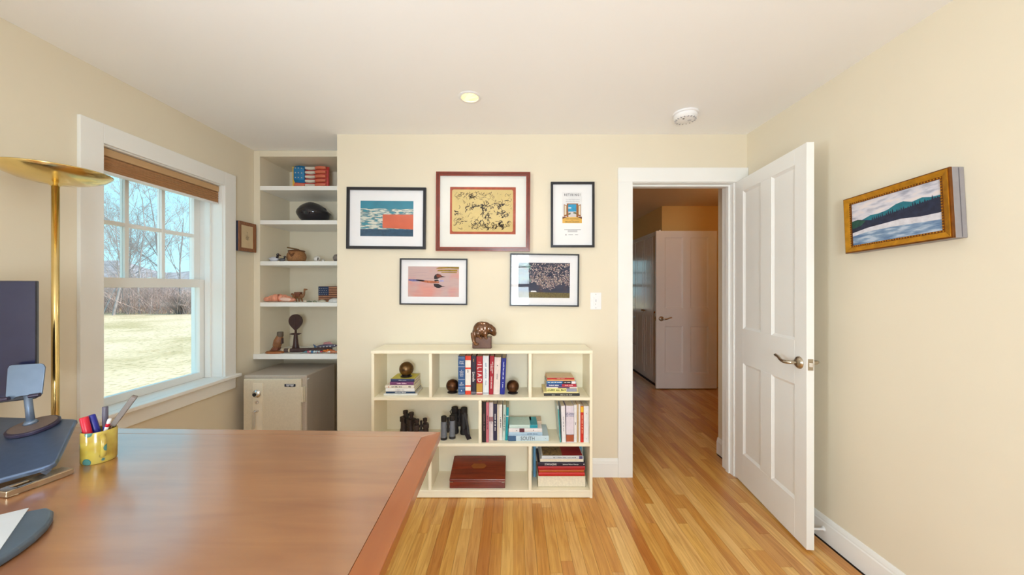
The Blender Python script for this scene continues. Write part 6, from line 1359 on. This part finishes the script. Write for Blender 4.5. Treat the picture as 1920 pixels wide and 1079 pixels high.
def bare_tree(seed, Ht, r0, n_main=1, spread=0.5, levels=4, sides=4):
    rr = random.Random(seed); mb = MB()
    def grow(p, d, L, r, lev):
        nseg = 4 if lev < 2 else 3; pts = [p]; rad = [r]; dirs = [d]
        for i in range(nseg):
            d = (d + Vector((rr.gauss(0, 0.10), rr.gauss(0, 0.10), rr.gauss(0.05, 0.06)))).normalized(); p = p + d * (L / nseg); pts.append(p); rad.append(r * (1 - 0.62 * (i + 1) / nseg)); dirs.append(d)
        mb.tube(pts, rad, sides if lev < 2 else 3, cap=False)
        if lev >= levels: return
        nb = {0: 9, 1: 6, 2: 5, 3: 4}.get(lev, 3)
        for k in range(nb):
            f = rr.uniform(0.28 if lev == 0 else 0.15, 1.0); i = min(nseg - 1, int(f * nseg)); g = f * nseg - i
            q_ = pts[i].lerp(pts[i + 1], g); base = dirs[i + 1]
            a = rr.uniform(0, 6.283); side = base.orthogonal().normalized(); side.rotate(Matrix.Rotation(a, 3, base).to_quaternion())
            nd = (base * rr.uniform(0.55, 1.0) + side * rr.uniform(0.45, 0.95) * (spread * 1.6)).normalized()
            grow(q_, nd, L * rr.uniform(0.34, 0.56) * (1.15 - 0.4 * f if lev == 0 else 1.0), max(0.005, rad[i] * rr.uniform(0.34, 0.52)), lev + 1)
    for k in range(n_main):
        grow(Vector((rr.gauss(0, 0.12) * (n_main - 1), rr.gauss(0, 0.12) * (n_main - 1), -0.1)), Vector((rr.gauss(0, 0.07 + 0.12 * (n_main > 1)), rr.gauss(0, 0.07 + 0.12 * (n_main > 1)), 1)).normalized(), Ht * rr.uniform(0.85, 1.0), r0 * rr.uniform(0.75, 1.0), 0)
    return mb
M_bark = mat('hazy_grey_bark', (176, 164, 166), 0.9, var=0.2, scale=3)  # bark lightened to put distance haze into its colour
M_bark2 = mat('hazy_brown_twigs', (200, 172, 166), 0.9, var=0.3, scale=2)  # brush colour paled for haze, like the trees
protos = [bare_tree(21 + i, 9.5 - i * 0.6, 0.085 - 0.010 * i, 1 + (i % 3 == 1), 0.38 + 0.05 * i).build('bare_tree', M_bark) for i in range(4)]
rr = random.Random(12)
spots = []
TREE = ['bare tree far outside, hidden well left of the window', 'bare tree far outside, hidden behind the floor lamp dish', 'bare tree outside, hidden behind the left window casing',
        'bare tree at the left edge of the view through the window', 'bare tree in the left upper pane, second from the left', 'slim bare tree behind the left muntin of the window', 'bare tree left of centre in the middle pane column', 'tallest straight bare tree in the middle pane column', 'bare tree just right of the right muntin', 'bare tree at the right edge of the view through the window', 'bare tree outside, hidden behind the right window jamb', 'bare tree far outside, hidden beyond the right of the window']
for u in (-60, 40, 120, 192, 212, 238, 262, 286, 312, 345, 385, 450):
    Yt = rr.uniform(24, 30); X = (u - CX) / F * Yt; spots.append((X, Yt))
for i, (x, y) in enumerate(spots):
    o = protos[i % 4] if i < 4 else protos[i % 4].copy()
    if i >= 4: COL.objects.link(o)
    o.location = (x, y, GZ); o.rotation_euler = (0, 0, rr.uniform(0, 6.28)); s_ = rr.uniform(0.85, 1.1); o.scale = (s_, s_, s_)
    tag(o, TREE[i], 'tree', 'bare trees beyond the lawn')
# low brush along the lawn edge: nobody could count the stems
mb = MB(); rr = random.Random(9)
for k in range(6500):
    u = rr.uniform(-250, 620); Yt = rr.uniform(25, 36); x = (u - CX) / F * Yt; Hs = rr.uniform(1.0, 3.9) * (0.85 + 0.3 * math.sin(u * 0.03)); p_ = Vector((x, Yt, GZ - 0.05)); d = Vector((rr.gauss(0, 0.35), rr.gauss(0, 0.35), 1)).normalized()
    pts = [p_]
    for i in range(3): d = (d + Vector((rr.gauss(0, 0.25), rr.gauss(0, 0.25), 0))).normalized(); p_ = p_ + d * Hs / 3; pts.append(p_)
    mb.tube(pts, [0.016, 0.013, 0.010, 0.005], 3, cap=False)
    for m_ in range(2):
        q_ = pts[1 + m_]; e = q_ + Vector((rr.gauss(0, 0.4), rr.gauss(0, 0.4), rr.uniform(0.1, 0.6))); mb.tube([q_, e], [0.009, 0.005], 3, cap=False)
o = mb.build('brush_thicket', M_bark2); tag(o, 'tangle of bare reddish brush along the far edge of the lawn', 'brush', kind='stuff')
mb = MB(); rr = random.Random(31)
for k in range(150):
    a = rr.uniform(0, 6.283); tl_ = rr.uniform(0.1, 0.9); p_ = Vector((rr.gauss(0, 0.15), rr.gauss(0, 0.15), -0.05)); d = Vector((math.cos(a) * tl_, math.sin(a) * tl_, 1)).normalized(); pts = [p_]
    for i in range(4): d = (d + Vector((rr.gauss(0, 0.15), rr.gauss(0, 0.15), 0))).normalized(); p_ = p_ + d * rr.uniform(0.2, 0.5); pts.append(p_)
    mb.tube(pts, [0.014, 0.012, 0.010, 0.008, 0.004], 3, cap=False)
c = PZ(340, 588, GZ)
o = mb.build('bare_shrub', mat('dark_twigs', (140, 124, 120), 0.9, var=0.2, scale=3), loc=(c.x, c.y, GZ)); tag(o, 'single dark leafless shrub standing at the edge of the lawn', 'shrub')
# wooded rise far behind the trees
mb = MB(); vs = []; fs = []; n = 60
for i in range(n + 1):
    f_ = i / n; u = -400 + 1200 * f_; Yt = 46; x = (u - CX) / F * Yt; h_ = 4.6 + 0.7 * math.sin(f_ * 17) + 0.4 * math.sin(f_ * 41)
    vs += [(x, Yt - 3, GZ), (x - 1.5, Yt, GZ + h_ * 0.7), (x - 3, Yt + 4, GZ + h_)]
for i in range(n):
    for k in range(2): a = i * 3 + k; fs.append((a, a + 3, a + 4, a + 1))
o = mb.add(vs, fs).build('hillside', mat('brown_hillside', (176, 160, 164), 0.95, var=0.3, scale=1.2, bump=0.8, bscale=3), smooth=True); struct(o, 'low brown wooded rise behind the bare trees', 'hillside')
